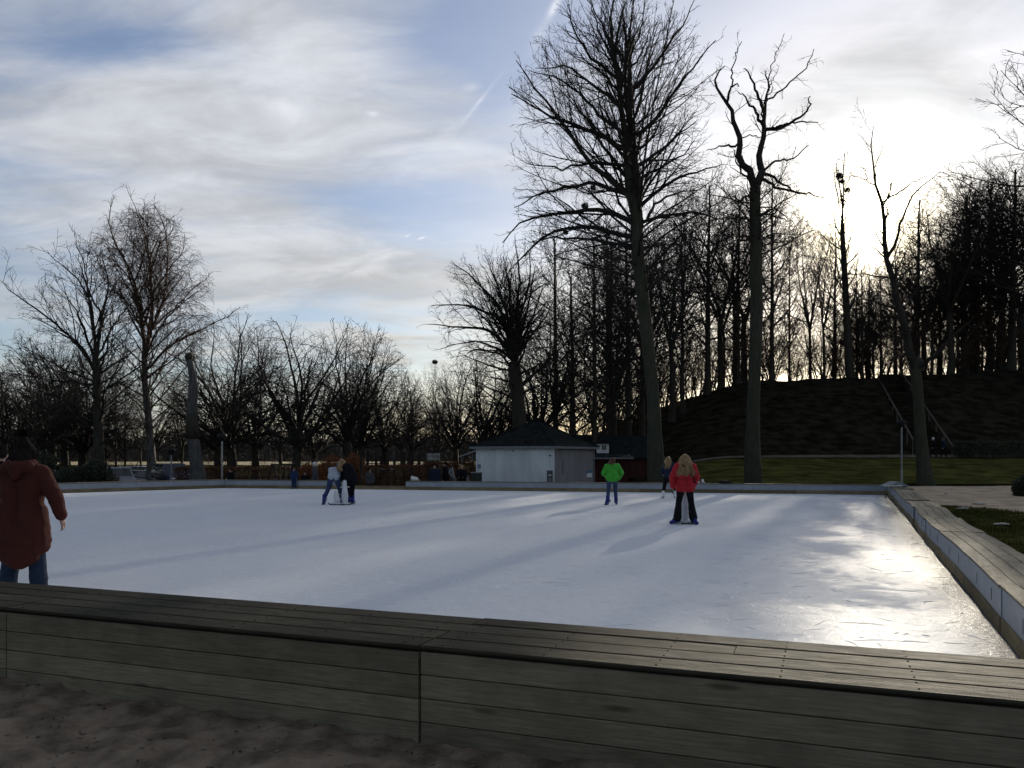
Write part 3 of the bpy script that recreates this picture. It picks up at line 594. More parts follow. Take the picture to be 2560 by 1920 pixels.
def put_tree(name, meshes, loc, scale, rz, label, group, cat='tree'):
    o = thing(name, label, cat, loc, rz, group); o.scale = (scale[0], scale[0], scale[1]) if isinstance(scale, tuple) else (scale,)*3
    mobj('trunk', meshes[0], None, o); mobj('crown', meshes[1], None, o); return o
# hero trees drawn limb by limb ---------------------------------------
def z5(x, y): return (1240+x/2.633, y/2.633)          # detail coordinates -> photo pixels
class Hero:
    """limbs are given by photo columns and rows at the tree's own distance, plus a depth swing of their own"""
    def __init__(s, seed, base, Y): s.T = Tree(seed); s.Y = Y; s.base = pw(base[0], base[1], Y); s.Q = []; s.S = []
    def line(s, pts, m, dy=0.0, y0=0.0):
        n_ = len(pts); dd = y0+dy*np.linspace(0, 1, n_)**1.2
        return resample([pw(p[0], p[1], s.Y)*np.array([1, 0, 1])+np.array([0, s.Y+dd[i], 0])-s.base for i, p in enumerate(pts)], m)
    def trunk(s, pts, r, m=16, k=10, y0=0.0):
        P = s.line(pts, m, 0, y0); R = np.interp(np.linspace(0, 1, m), np.linspace(0, 1, len(r)), r); s.T.add(P[None], R[None], k, True); s.tp = resample(P, 60, 0); return P, R
    def limb(s, pts, r0, r1=.02, dy=None, m=12, y0=0.0):
        P = s.line(pts, m, s.T.r.uniform(-3, 3) if dy is None else dy, y0); P[1:-1] += s.T.r.normal(0, .035, (m-2, 3))
        A = np.concatenate([s.tp]+s.Q) if s.Q else s.tp; j = np.argmin(((A-P[0])[:, [0, 2]]**2).sum(1)); P += (A[j]-P[0])[None]*(1-np.linspace(0, 1, m)[:, None])**1.3*np.array([1, 1, 1]); s.Q.append(P); s.S.append(np.linspace(r0, r1, m)); return P
def place_hero(h, name, mt, mc, label, cat='tree'):
    o = thing(name, label, cat, tuple(h.base)); a, b = h.T.meshes(name, mt, mc); mobj('trunk', a, None, o); mobj('crown', b, None, o); return o
# the big twin-stemmed linden
h = Hero(101, (1642, 1206), 40.0)
h.trunk([(1642, 1212), (1640, 1180), (1634, 1000), (1614, 800), (1596, 650), (1590, 560)], [.50, .35, .31, .31, .32, .29])
Ls = h.limb([z5(x, y) for x, y in [(900, 1560), (870, 1300), (820, 900), (795, 600), (760, 420), (735, 250), (760, 60), (770, 0)]], .25, .03, -1.2, 18)
Rs = h.limb([z5(x, y) for x, y in [(940, 1560), (950, 1300), (905, 900), (890, 600), (900, 420), (890, 220), (920, 20), (930, -40)]], .25, .03, 1.2, 18)
for pts, r in [([(810, 1010), (560, 870), (300, 760), (100, 640)], .13), ([(780, 560), (600, 420), (490, 260), (465, 130)], .09), ([(830, 1270), (560, 1080), (430, 900), (250, 700), (130, 590)], .14),
               ([(795, 740), (640, 540), (480, 330), (270, 270)], .10), ([(830, 1330), (620, 1190), (300, 1215), (120, 1270)], .13), ([(850, 1450), (700, 1350), (400, 1370), (160, 1420), (40, 1560)], .14),
               ([(850, 1560), (560, 1470), (350, 1480), (180, 1620), (60, 1760)], .13), ([(870, 1640), (600, 1590), (330, 1590), (230, 1680)], .10),
               ([(980, 1370), (1150, 1190), (1320, 1080), (1560, 985)], .12), ([(940, 1040), (1100, 930), (1230, 800), (1400, 640)], .11), ([(920, 870), (1080, 740), (1220, 560), (1400, 360)], .11),
               ([(910, 600), (1080, 420), (1200, 260), (1230, 190)], .09), ([(1000, 1420), (1150, 1410), (1300, 1460), (1400, 1560)], .09), ([(880, 420), (720, 250), (560, 60)], .07), ([(900, 420), (1010, 230), (1060, 40)], .06),
               ([(800, 900), (660, 760), (540, 600), (420, 470), (250, 420)], .10), ([(820, 1060), (650, 1050), (420, 1110), (200, 1090)], .09), ([(850, 1200), (700, 960), (600, 730), (470, 470)], .10), ([(930, 980), (1050, 880), (1130, 700), (1250, 480)], .08),
               ([(950, 1150), (1080, 1080), (1250, 1000), (1320, 900)], .08), ([(890, 1500), (780, 1280), (700, 1150), (640, 1000)], .08), ([(980, 1500), (1060, 1350), (1180, 1300), (1330, 1280)], .08),
               ([(780, 480), (700, 330), (640, 180), (600, 60)], .06), ([(890, 300), (960, 160), (980, 20)], .05), ([(900, 640), (1000, 520), (1120, 330), (1110, 190)], .07), ([(800, 640), (740, 520), (600, 330), (540, 160)], .07)]:
    h.limb([z5(x, y) for x, y in pts], r, .018)
for i in range(22):    # limbs that come towards and go away from the viewer
    st = (Ls, Rs)[i % 2]; j = 2+int(13*(i/22)); p = st[j]; a = h.T.r.uniform(-.6, .6)+(PI/2 if i % 4 < 2 else -PI/2); L = (6.5-4.0*i/22)*h.T.r.uniform(.8, 1.1); dv = np.array([math.cos(a), math.sin(a), .65]); q = [p]
    for _ in range(11): q.append(q[-1]+dv/np.linalg.norm(dv)*L/11); dv = dv+h.T.r.normal(0, .07, 3)+[0, 0, .04]
    h.Q.append(np.array(q)); h.S.append(np.linspace(.10, .018, 12))
long_ = [i for i in range(len(h.Q)) if len(h.Q[i]) == 18]; Q = np.array([h.Q[i] for i in range(len(h.Q)) if i not in long_]); S = np.array([h.S[i] for i in range(len(h.Q)) if i not in long_])
Ql = np.array([h.Q[i] for i in long_]); Sl = np.array([h.S[i] for i in long_]); h.T.add(Ql, Sl, 8, True); h.T.add(Q, S, 6)
e = env_of(pw(1532, 362, 40)-h.base, (268*40/F, 5.2, 396*40/F))
Qe, Se = spawn(h.T, Ql, Sl, 1.2, t0=.04, t1=.62, ang=35, asd=9, lmin=1.5, lmax=10, rr=.36, rmin=.03, m=12, wig=.05, trop=.012, tip=.2, env=e, full=True); h.T.add(Qe, Se, 5)
Qf, Sf = spawn(h.T, Ql, Sl, 1.2, t0=.5, ang=34, lmin=1.2, lmax=5, rr=.4, rmin=.02, m=12, wig=.05, trop=.03, tip=.25, env=e, full=True); h.T.add(Qf, Sf, 5)
e2 = env_of(pw(1535, 560, 40)-h.base, (278*40/F, 5.2, 190*40/F)); Qg, Sg = spawn(h.T, h.tp[None], np.full((1, 60), .24), 0, t0=.66, t1=.99, ang=66, asd=13, lmin=2, lmax=5.6, rr=.32, rmin=.03, m=12, wig=.06, trop=-.02, tip=.2, n=22, env=e2, full=True); h.T.add(Qg, Sg, 5)
Q = np.concatenate([Q, Qe, Qf]); S = np.concatenate([S, Se, Sf]); finish(h.T, Qg, Sg, fine(1.4, 1.9, 2.8, 3.0, .0078, .0062, .0, 36), (4, 3, 3, 3), e2)
finish(h.T, Q, S, fine(1.6, 1.9, 3.0, 3.2, .0078, .0062, .04, 32), (4, 3, 3, 3), e)
place_hero(h, 'linden_tree', m_bark2, m_twig, 'tallest bare tree, twin-stemmed with a huge fan crown, behind the far boards')
# the gnarled, half-dead tree
h = Hero(102, (1880, 1208), 40.0)
h.trunk([(1882, 1214), (1880, 1190), (1884, 1000), (1892, 800), (1890, 640), (1888, 540), (1888, 470)], [.48, .34, .31, .30, .29, .28, .25])
for pts, r, r1 in [([(1715, 1230), (1690, 1130), (1640, 1080), (1608, 970), (1622, 880), (1565, 780), (1572, 700), (1540, 640), (1472, 560), (1452, 470), (1490, 430), (1525, 400)], .19, .025),
                   ([(1725, 1230), (1765, 1140), (1790, 1080), (1768, 1010), (1800, 880), (1830, 760), (1842, 640), (1862, 500), (1895, 400), (1880, 330), (1900, 280)], .19, .02),
                   ([(1785, 760), (1742, 680), (1690, 620), (1665, 560), (1640, 530)], .09, .02), ([(1838, 640), (1770, 560), (1720, 470), (1690, 400), (1672, 385)], .09, .02), ([(1835, 775), (1940, 780), (2080, 690), (2145, 610), (2150, 545), (2180, 505)], .09, .02),
                   ([(1850, 785), (1900, 800), (1960, 830), (2050, 880)], .06, .02), ([(1800, 1160), (1890, 1180), (1990, 1210), (2120, 1225)], .08, .02), ([(1550, 640), (1555, 560), (1600, 530), (1615, 545)], .07, .02), ([(1850, 560), (1920, 540), (1990, 510), (1975, 480)], .05, .015),
                   ([(1620, 940), (1540, 930), (1500, 910), (1440, 905)], .06, .015), ([(1880, 420), (1850, 350), (1840, 310)], .03, .012), ([(1700, 1150), (1620, 1150), (1560, 1100), (1525, 1040)], .06, .02), ([(1790, 1080), (1850, 1050), (1900, 1100), (1960, 1060)], .06, .02),
                   ([(1840, 800), (1880, 820), (1860, 870)], .03, .012), ([(1560, 560), (1520, 500), (1530, 430)], .04, .015), ([(1800, 1230), (1860, 1290), (2000, 1330), (2100, 1370)], .08, .02), ([(1690, 1300), (1600, 1330), (1520, 1420)], .07, .02), ([(1780, 740), (1745, 690), (1760, 665)], .04, .02),
                   ([(1720, 1400), (1800, 1440), (1900, 1520)], .06, .015), ([(1670, 890), (1760, 930), (1780, 960)], .03, .012), ([(1820, 500), (1790, 560)], .03, .012)]:
    h.limb([z5(x, y) for x, y in pts], r*1.05, r1, None, 16)
Q = np.array(h.Q); S = np.array(h.S); h.T.add(Q, S, 7)
finish(h.T, Q, S, [dict(dens=1.7, t0=.2, ang=50, asd=18, lf=.18, lt=.3, lmin=.6, lmax=1.6, rr=.4, rmin=.010, m=5, wig=.18, trop=.02, tip=.4), dict(dens=3.4, t0=.1, ang=45, asd=18, lf=.5, lmin=.35, lmax=.8, rr=.5, rmin=.0075, m=3, wig=.16, trop=.0, tip=.6), dict(dens=3.5, ang=40, lf=.5, lmin=.2, lmax=.45, rr=.8, rmin=.006, m=2)], (4, 3, 3))
P0 = h.line([(1886, 640), (1890, 480)], 12); 
Qd, Sd = spawn(h.T, P0[None], np.full((1, 12), .2), 0, t0=.0, t1=1, ang=62, asd=15, lf=1.0, lt=.2, lmin=1.5, lmax=3.2, rr=.25, rmin=.02, m=7, wig=.2, trop=.02, n=26); h.T.add(Qd, Sd, 5)
finish(h.T, Qd, Sd, fine(2.0, 2.6, 3.6, 3.6, .009, .007, .02, 44, .16)[1:], (4, 3, 3))
place_hero(h, 'gnarled_tree', m_bark2, m_twig, 'gnarled half-dead tree with two crooked bare stems right of the tallest tree')
# leaning tree by the path corner with a knob where a stem was cut
h = Hero(103, (2312, 1212), 44.5)
h.trunk([(2314, 1218), (2311, 1195), (2303, 1100), (2296, 1000), (2290, 930), (2288, 900)], [.52, .36, .31, .29, .29, .27], 14)
z7 = lambda x, y: (1840+x/3.072, 480+y/3.072)
for pts, r in [([(1360, 1380), (1320, 1300), (1270, 1000), (1200, 760), (1140, 480), (1120, 260), (1100, 120), (1060, 0), (1040, -160), (1010, -330), (1030, -480)], .24), ([(1400, 1370), (1450, 1290), (1560, 1130), (1600, 1030)], .15),
               ([(1160, 600), (1220, 440), (1215, 300), (1260, 130), (1330, 20), (1420, -60)], .10), ([(1300, 1150), (1360, 1180), (1385, 1000), (1420, 880)], .07), ([(1270, 960), (1300, 900), (1400, 760), (1480, 700)], .07), ([(1220, 860), (1130, 800), (1050, 690)], .06),
               ([(1140, 610), (1060, 580), (900, 570)], .05), ([(1100, 120), (1180, 60), (1320, -40), (1440, -110)], .06), ([(1050, -60), (990, -190), (960, -260)], .04), ([(1040, -130), (1080, -250), (1120, -320)], .035), ([(1270, 1060), (1150, 1075), (1060, 1080)], .05),
               ([(1330, 1300), (1200, 1270), (1060, 1310)], .06), ([(1180, 700), (1250, 640), (1330, 560)], .05), ([(1120, 250), (1080, 170), (1000, 60)], .05)]:
    h.limb([z7(x, y) for x, y in pts], r, .015, None, 14)
Q = np.array(h.Q); S = np.array(h.S); h.T.add(Q, S, 7)
kb = np.array([pw(2297, 905, 44.5)-h.base]); kk = np.stack([kb[0]+np.array([0, 0, z_]) for z_ in np.linspace(-.5, .33, 6)]); h.T.add(kk[None], np.array([[.26, .30, .31, .28, .2, .02]]), 9, True)
finish(h.T, Q, S, [dict(dens=1.5, t0=.2, ang=44, asd=15, lf=.26, lt=.35, lmin=.7, lmax=2.2, rr=.45, rmin=.012, m=5, wig=.13, trop=.03, tip=.35), dict(dens=3.0, t0=.1, ang=42, asd=15, lf=.45, lmin=.4, lmax=1.0, rr=.5, rmin=.008, m=3, wig=.13, trop=.0, tip=.5), dict(dens=3.5, ang=40, lf=.5, lmin=.2, lmax=.5, rr=.8, rmin=.006, m=2)], (4, 3, 3))
place_hero(h, 'leaning_tree', m_bark2, m_twig, 'leaning tree with a cut knob beside the gravel path, its thin top against the sun')
# fan-shaped maple behind the kiosk
h = Hero(104, (1300, 1165), 58.0); z4 = lambda x, y: (1040+x/2.592, 560+y/2.592)
h.trunk([(1303, 1190), (1302, 1130), (1298, 1030), (1288, 930), (1286, 905)], [.62, .55, .52, .50, .46], 12)
for pts, r in [([(640, 900), (560, 780), (480, 700), (380, 690), (250, 690), (90, 680)], .17), ([(620, 900), (600, 700), (520, 620), (350, 560), (120, 570)], .17), ([(640, 880), (590, 680), (540, 540), (380, 380), (250, 300)], .18), ([(650, 870), (610, 600), (560, 450), (490, 270), (440, 150)], .17),
               ([(650, 870), (630, 560), (610, 380), (560, 150)], .17), ([(650, 860), (650, 600), (680, 400), (640, 130)], .16), ([(655, 860), (680, 650), (740, 400), (740, 200)], .16), ([(660, 870), (720, 700), (780, 550), (830, 360)], .15), ([(670, 890), (760, 720), (850, 600), (900, 480)], .13),
               ([(610, 900), (500, 800), (380, 760), (200, 790)], .11), ([(600, 960), (520, 850), (420, 830), (300, 850)], .10)]:
    h.limb([z4(x, y) for x, y in pts], r, .02, None, 14)
for i in range(8):
    a = h.T.r.uniform(-.5, .5)+(PI/2 if i % 2 else -PI/2); p = pw(1287, 905, 58)-h.base; dv = np.array([math.cos(a), math.sin(a), .9+.5*h.T.r.rand()]); q = [p]; L = h.T.r.uniform(6, 9)
    for _ in range(13): q.append(q[-1]+dv/np.linalg.norm(dv)*L/13); dv = dv+h.T.r.normal(0, .08, 3)
    h.Q.append(np.array(q)); h.S.append(np.linspace(.14, .02, 14))
Q = np.array(h.Q); S = np.array(h.S); h.T.add(Q, S, 7)
e = env_of(pw(1245, 815, 58)-h.base, (184*58/F, 5.2, 222*58/F)); Qg, Sg = spawn(h.T, h.tp[None], np.full((1, 60), .4), 0, t0=.62, t1=.99, ang=64, asd=12, lmin=2, lmax=6, rr=.3, rmin=.03, m=14, wig=.07, trop=.0, tip=.2, n=12, env=e, full=True); h.T.add(Qg, Sg, 5); Q = np.concatenate([Q, Qg]); S = np.concatenate([S, Sg]); finish(h.T, Q, S, fine(1.5, 2.0, 3.0, 3.2, .009, .0072, .02, 42, .16), (5, 3, 3, 3), e)
place_hero(h, 'maple_tree', m_bark, m_twig, 'fan-shaped bare tree rising directly behind the kiosk roof')
# weeping birch on the left
h = Hero(105, (381, 1196), 55.0); z1 = lambda x, y: (x/3.456, 480+y/3.456)
h.trunk([(383, 1200), (380, 1160), (372, 1050), (362, 960), (361, 880)], [.36, .26, .22, .20, .18], 14)
lim = [([(1245, 1380), (1250, 1200), (1220, 900), (1190, 700), (1090, 500), (1050, 330), (1120, 150)], .17), ([(1250, 1400), (1330, 1150), (1340, 900), (1350, 650), (1340, 400), (1250, 200), (1240, 110)], .17), ([(1270, 1420), (1370, 1100), (1460, 850), (1500, 600), (1480, 350), (1400, 150)], .14),
       ([(1280, 1450), (1380, 1200), (1560, 1000), (1700, 850), (1840, 780)], .11), ([(1300, 1560), (1500, 1300), (1700, 1180), (1900, 1060), (2000, 950)], .12), ([(1240, 1300), (1200, 900), (1060, 700), (940, 560), (900, 540)], .10), ([(1240, 1250), (1130, 1000), (1000, 860), (880, 700), (840, 620)], .08),
       ([(1340, 700), (1420, 500), (1560, 380), (1620, 320)], .07), ([(1350, 900), (1500, 700), (1640, 560), (1690, 420)], .08), ([(1190, 700), (1100, 560), (1000, 420), (940, 350)], .07), ([(1220, 800), (1290, 600), (1300, 400), (1180, 180)], .08), ([(1290, 1600), (1500, 1480), (1700, 1330), (1800, 1300)], .08), ([(1330, 900), (1280, 560), (1330, 300), (1400, 130)], .08)]
for pts, r in lim: h.limb([z1(x, y) for x, y in pts], r*.78, .014, None, 14)
for i in range(10):
    p = h.Q[i % 3][1+i % 4]; a = h.T.r.rand()*6.28; dv = np.array([math.cos(a)*.6, math.sin(a)*.9, 1]); q = [p]; L = h.T.r.uniform(3.0, 5)
    for _ in range(13): q.append(q[-1]+dv/np.linalg.norm(dv)*L/13); dv = dv+h.T.r.normal(0, .08, 3)
    h.Q.append(np.array(q)); h.S.append(np.linspace(.08, .018, 14))
Q = np.array(h.Q); S = np.array(h.S); h.T.add(Q, S, 6)
e = env_of(pw(372, 775, 55)-h.base, (165*55/F, 3.9, 272*55/F))
e3 = env_of(pw(382, 900, 55)-h.base, (150*55/F, 3.6, 215*55/F)); Qg, Sg = spawn(h.T, h.tp[None], np.full((1, 60), .2), 0, t0=.30, t1=.99, ang=48, asd=10, lmin=1.5, lmax=5, rr=.3, rmin=.02, m=14, wig=.07, trop=.02, tip=.25, n=22, env=e3, full=True); h.T.add(Qg, Sg, 5); Q = np.concatenate([Q, Qg]); S = np.concatenate([S, Sg])
Qx, Sx = spawn(h.T, Q[:7], S[:7], 1.0, t0=.12, ang=30, asd=9, lmin=1.5, lmax=5, rr=.5, rmin=.02, m=14, wig=.05, trop=.02, tip=.3, env=e, full=True); h.T.add(Qx, Sx, 5); Q = np.concatenate([Q, Qx]); S = np.concatenate([S, Sx])
finish(h.T, Q, S, [dict(dens=2.0, t0=.12, ang=34, asd=13, lf=.36, lt=.45, lmin=.9, lmax=2.6, rr=.45, rmin=.014, m=6, wig=.10, trop=.0, tip=.35, outw=.1), dict(dens=3.0, t0=.12, ang=40, asd=16, lf=.75, lt=.3, lmin=1.0, lmax=1.9, rr=.5, rmin=.0098, m=6, wig=.08, trop=-.26, tip=.6), dict(dens=3.4, t0=.1, ang=30, asd=14, lf=.8, lmin=.7, lmax=1.6, rr=.8, rmin=.0078, m=4, wig=.07, trop=-.30, tip=.7)], (4, 3, 3), e)
place_hero(h, 'birch_tree', m_birch, m_twigw, 'tall weeping birch with drooping russet twigs on the left')
# wide, many-limbed ash left of the birch
h = Hero(106, (248, 1196), 50.0)
h.trunk([(250, 1202), (248, 1160), (246, 1060), (243, 970), (240, 900)], [.40, .30, .27, .25, .22], 12)
for pts, r in [([(830, 1600), (740, 1350), (560, 1170), (470, 1060), (330, 960), (280, 860)], .14), ([(840, 1500), (740, 1200), (650, 1000), (560, 900), (490, 890)], .13), ([(840, 1450), (830, 1000), (760, 800), (600, 640), (570, 590)], .13), ([(850, 1450), (890, 1050), (830, 960), (740, 720), (690, 570)], .12),
               ([(850, 1400), (900, 1000), (950, 800), (920, 650), (870, 540)], .12), ([(830, 1300), (800, 900), (800, 600), (780, 500)], .09), ([(850, 1450), (960, 1150), (1040, 950), (1120, 850)], .10), ([(820, 1560), (620, 1300), (420, 1180), (250, 1090)], .10), ([(830, 1640), (600, 1550), (400, 1440), (230, 1330)], .10),
               ([(860, 1560), (1000, 1380), (1090, 1150), (1180, 1000)], .09), ([(820, 1660), (500, 1640), (300, 1600), (100, 1560)], .09)]:
    h.limb([z1(x, y) for x, y in pts], r*.8, .016, None, 14)
Q = np.array(h.Q); S = np.array(h.S); h.T.add(Q, S, 6); e = env_of(pw(222, 870, 50)-h.base, (175*50/F, 4.0, 265*50/F))
e3 = env_of(pw(225, 960, 50)-h.base, (165*50/F, 4.0, 190*50/F)); Qg, Sg = spawn(h.T, h.tp[None], np.full((1, 60), .26), 0, t0=.30, t1=.99, ang=56, asd=12, lmin=1.5, lmax=4.5, rr=.3, rmin=.02, m=14, wig=.08, trop=.02, tip=.25, n=20, env=e3, full=True); h.T.add(Qg, Sg, 5); Q = np.concatenate([Q, Qg]); S = np.concatenate([S, Sg])
Qx, Sx = spawn(h.T, Q, S, .8, t0=.15, ang=32, asd=9, lmin=1.2, lmax=4.5, rr=.5, rmin=.02, m=14, wig=.07, trop=.03, tip=.3, env=e, full=True); h.T.add(Qx, Sx, 5); Q = np.concatenate([Q, Qx]); S = np.concatenate([S, Sx])
finish(h.T, Q, S, [dict(dens=1.5, t0=.2, ang=36, asd=12, lf=.32, lt=.4, lmin=.9, lmax=2.6, rr=.5, rmin=.014, m=6, wig=.11, trop=.06, tip=.4), dict(dens=2.3, t0=.1, ang=40, asd=14, lf=.48, lmin=.6, lmax=1.3, rr=.6, rmin=.010, m=4, wig=.13, trop=.05, tip=.6), dict(dens=3.4, ang=42, lf=.5, lmin=.35, lmax=.7, rr=.7, rmin=.008, m=3, wig=.13, trop=.04), dict(dens=2.5, ang=40, lf=.5, lmin=.2, lmax=.4, rr=.8, rmin=.007, m=2)], (5, 3, 3, 3))
place_hero(h, 'ash_tree', m_bark, m_twig, 'broad bare tree with long stiff limbs just left of the weeping birch')
# slim tree with the rooks' nests left of the sun
h = Hero(107, (2126, 945), 86.0)
h.trunk([(2127, 950), (2124, 930), (2116, 760), (2108, 620), (2106, 560)], [.52, .40, .34, .28, .24], 14); e = env_of(pw(2108, 610, 86)-h.base, (82*86/F, 3.2, 215*86/F)); Pt, Rt = h.tp[None], np.full((1, 60), .22)
for pts, r in [([(2106, 565), (2104, 500), (2100, 455), (2096, 420), (2092, 400)], .16), ([(2107, 565), (2112, 510), (2112, 460), (2118, 420), (2124, 400)], .16), ([(2106, 570), (2096, 520), (2080, 470), (2072, 440)], .10), ([(2108, 580), (2120, 540), (2134, 500), (2146, 480)], .10), ([(2112, 640), (2090, 590), (2076, 560)], .09), ([(2112, 650), (2136, 610), (2150, 590)], .09), ([(2118, 760), (2090, 720), (2070, 700)], .09), ([(2118, 780), (2145, 740), (2165, 730)], .09), ([(2104, 500), (2086, 450), (2076, 420)], .07), ([(2112, 480), (2130, 440), (2138, 420)], .07)]:
    h.limb([p for p in pts], r*.7, .03, None, 12)
Qx, Sx = spawn(h.T, Pt, Rt, 0, t0=.35, t1=1, ang=48, lmin=1.2, lmax=4.5, rr=.5, rmin=.03, m=12, wig=.08, trop=.06, n=24, tip=.3, env=e, full=True)
Q = np.concatenate([np.array(h.Q), Qx]); S = np.concatenate([np.array(h.S), Sx]); h.T.add(Q, S, 6); finish(h.T, Q, S, [dict(dens=2.2, t0=.2, ang=38, asd=13, lf=.4, lmin=.9, lmax=2.2, rr=.5, rmin=.02, m=5, wig=.12, trop=.06, tip=.4), dict(dens=3.0, ang=40, lf=.5, lmin=.5, lmax=1.2, rr=.6, rmin=.013, m=3, wig=.13, trop=.05), dict(dens=3.5, ang=40, lf=.5, lmin=.3, lmax=.6, rr=.8, rmin=.0095, m=2)], (4, 3, 3))
place_hero(h, 'nest_tree', m_bark, m_twig, 'slim ridge tree carrying a cluster of nests left of the sun')
# cut, bare totem-like trunk
m_snag = bark_mat('bare_weathered_wood', (0.060, 0.058, 0.056), (0.120, 0.117, 0.112)); b = MB(); Yt = 48.0; bs = pw(492, 1206, Yt)
prof = [(497, 1206, 42), (495, 1185, 37), (490, 1150, 33), (486, 1115, 31), (481, 1095, 30)]
ln = np.array([pw(x, y, Yt)-bs for x, y, _ in prof]); tot = thing('tree_stump', 'tall pale totem-like bare trunk, its crown cut off, beside the left lamp post', 'tree stump', tuple(bs))
MB().tube(resample(ln, 12, 1), np.interp(np.linspace(0, 1, 12), np.linspace(0, 1, 5), [.52, .43, .38, .36, .35]), 12).build('trunk', m_snag, tot, True)
prof2 = [(481, 1096, 0), (480, 1040, 0)]; MB().tube([pw(481, 1097, Yt)-bs, pw(480.5, 1070, Yt)-bs, pw(479, 1040, Yt)-bs], [.40, .385, .34], 12).build('carved_collar', m_bark, tot, True)
MB().tube(resample([pw(x, y, Yt)-bs for x, y in [(480, 1041), (481, 1000), (484, 965), (480, 930), (474, 905), (471, 897)]], 12, 1), [.30, .29, .285, .28, .28, .29, .27, .23, .21, .20, .19, .18], 12).build('upper_trunk', m_snag, tot, True)
MB().tube([pw(471, 900, Yt)-bs, pw(472, 893, Yt)-bs, pw(474, 886, Yt)-bs, pw(475, 881, Yt)-bs], [.19, .22, .19, .04], 10).build('carved_cap', m_bark, tot, True)
# stands of trees ---------------------------------------------------------
pB = [beech(s, h=24, r0=.38+.03*(s % 3), bole=.14+.06*(s % 3), n1=32+3*(s % 4), w=.25+.03*(s % 3)).meshes('b', m_bark, m_twig) for s in (1, 2, 3)]
pF = [forked(s, stems=2+s % 3).meshes('f', m_bark, m_twig) for s in (11, 12)]
pO = [oak(s, n1=12+s % 3).meshes('o', m_bark, m_twig) for s in (21, 22, 23)]
pS = [sapling(s, 6, 8).meshes('s', m_bark, m_twigw) for s in (31, 32)]
rr = random.Random(4); HGT = {}
def tree_at(name, protos, ph, xb, ytop, Y, label, group, k=None, rz=None, wid=1.0):
    mm = protos[k if k is not None else rr.randrange(len(protos))]; ph = HGT.setdefault(mm[1].name, max(v.co.z for v in mm[1].vertices)*.97)
    X = pX(xb, Y); z0 = gz1(X, Y)-0.12; hgt = pZ(ytop, Y)-z0; s = hgt/ph
    return put_tree(name, mm, (X, Y, z0), (s*wid, s), rz if rz is not None else rr.uniform(0, 6.28), label, group)
G1 = 'bare trees along the ridge and its foot'
ridge = [  # column of the trunk, row of the top, distance, kind, width
    (1432, 640, 64, 'b', 1.0), (1490, 560, 62, 'b', .8), (1537, 600, 66, 'f', .8), (1574, 520, 69, 'b', .9), (1606, 560, 73, 'b', .8), (1681, 480, 80, 'f', .9), (1708, 540, 82, 'b', .8), (1768, 420, 85, 'b', .9), (1801, 440, 86, 'f', .95),
    (1843, 480, 86, 'b', .9), (1930, 400, 86, 'b', .62), (2060, 560, 86, 'f', .62), (2156, 650, 87, 'b', .8), (2184, 690, 88, 'f', .7), (2330, 610, 87, 'f', .8), (2377, 440, 86, 'f', 1.15), (2405, 640, 90, 'b', .8), (2470, 430, 88, 'b', 1.0), (2527, 380, 86, 'b', 1.15), (2610, 150, 80, 'b', 1.2)]
marks = {0: 'nearest the kiosk roof on its right', 15: 'the stout one with a domed crown right of the sun', 19: 'the tall one cut off by the right frame edge'}
for i, (x, yt, Y, kd, wd) in enumerate(ridge):
    lab = 'bare ridge tree, '+marks[i] if i in marks else f'bare ridge tree, {ORD[i]} trunk counted from the kiosk'
    if i == 18: lab = 'bare ridge tree, the last whole trunk before the right frame edge'
    tree_at('ridge_tree', pB if kd == 'b' else pF, 23.5, x, yt, Y, lab, G1, wid=wd)
G2 = 'bare trees filling the wood behind the ridge'
for i in range(22):
    x = 1400+i*56+rr.uniform(-20, 20); Y = rr.uniform(94, 118)
    if 1925 < x < 2065 or 1700 < x < 1780 or (x < 1700 and i % 2): continue
    yt = rr.uniform(520, 680)+(50 if x > 2000 else 0)+(70 if 2080 < x < 2270 else 0)
    tree_at('wood_tree', pB+pF, 23.5, x, yt, Y, 'bare tree deep in the wood behind the ridge trunks', G2, wid=rr.uniform(.75, 1))
for (x, yt, Y, wd) in [(2142, 655, 92, .8), (2172, 640, 96, .8), (2203, 660, 92, .8), (2238, 620, 95, .9), (2290, 560, 96, .9), (2430, 480, 95, 1.0), (2255, 680, 90, .8)]:
    tree_at('wood_tree', pB, 23.5, x, yt, Y, 'bare tree deep in the wood behind the ridge trunks', G2, wid=wd)
for (x, yt, Y, wd) in [(1525, 560, 80, .9), (1860, 470, 92, 1.1), (1975, 560, 92, .55), (2025, 520, 94, .6), (2085, 540, 93, .7), (2290, 470, 90, 1.0), (2410, 450, 90, 1.0), (2310, 520, 92, 1.0), (2350, 600, 94, 1.0), (2440, 500, 92, 1.1), (2500, 460, 92, 1.2), (2555, 420, 92, 1.2)]:
    tree_at('wood_tree', pB+pF, 23.5, x, yt, Y, 'bare tree deep in the wood behind the ridge trunks', G2, wid=wd)
G3 = 'saplings and brushwood along the ridge'
for i in range(56):
    x = 1460+i*21+rr.uniform(-14, 14); Y = rr.uniform(85, 100)
    X = pX(x, Y); s = rr.uniform(1.0, 2.1)*(.55 if 1935 < x < 2050 else 1)
    put_tree('sapling', pS[i % 2], (X, Y, gz1(X, Y)-.1), s, rr.uniform(0, 6.28), 'thin bare sapling in the brushwood along the ridge', G3, 'sapling')
GL = 'bare trees behind the left and far boards'
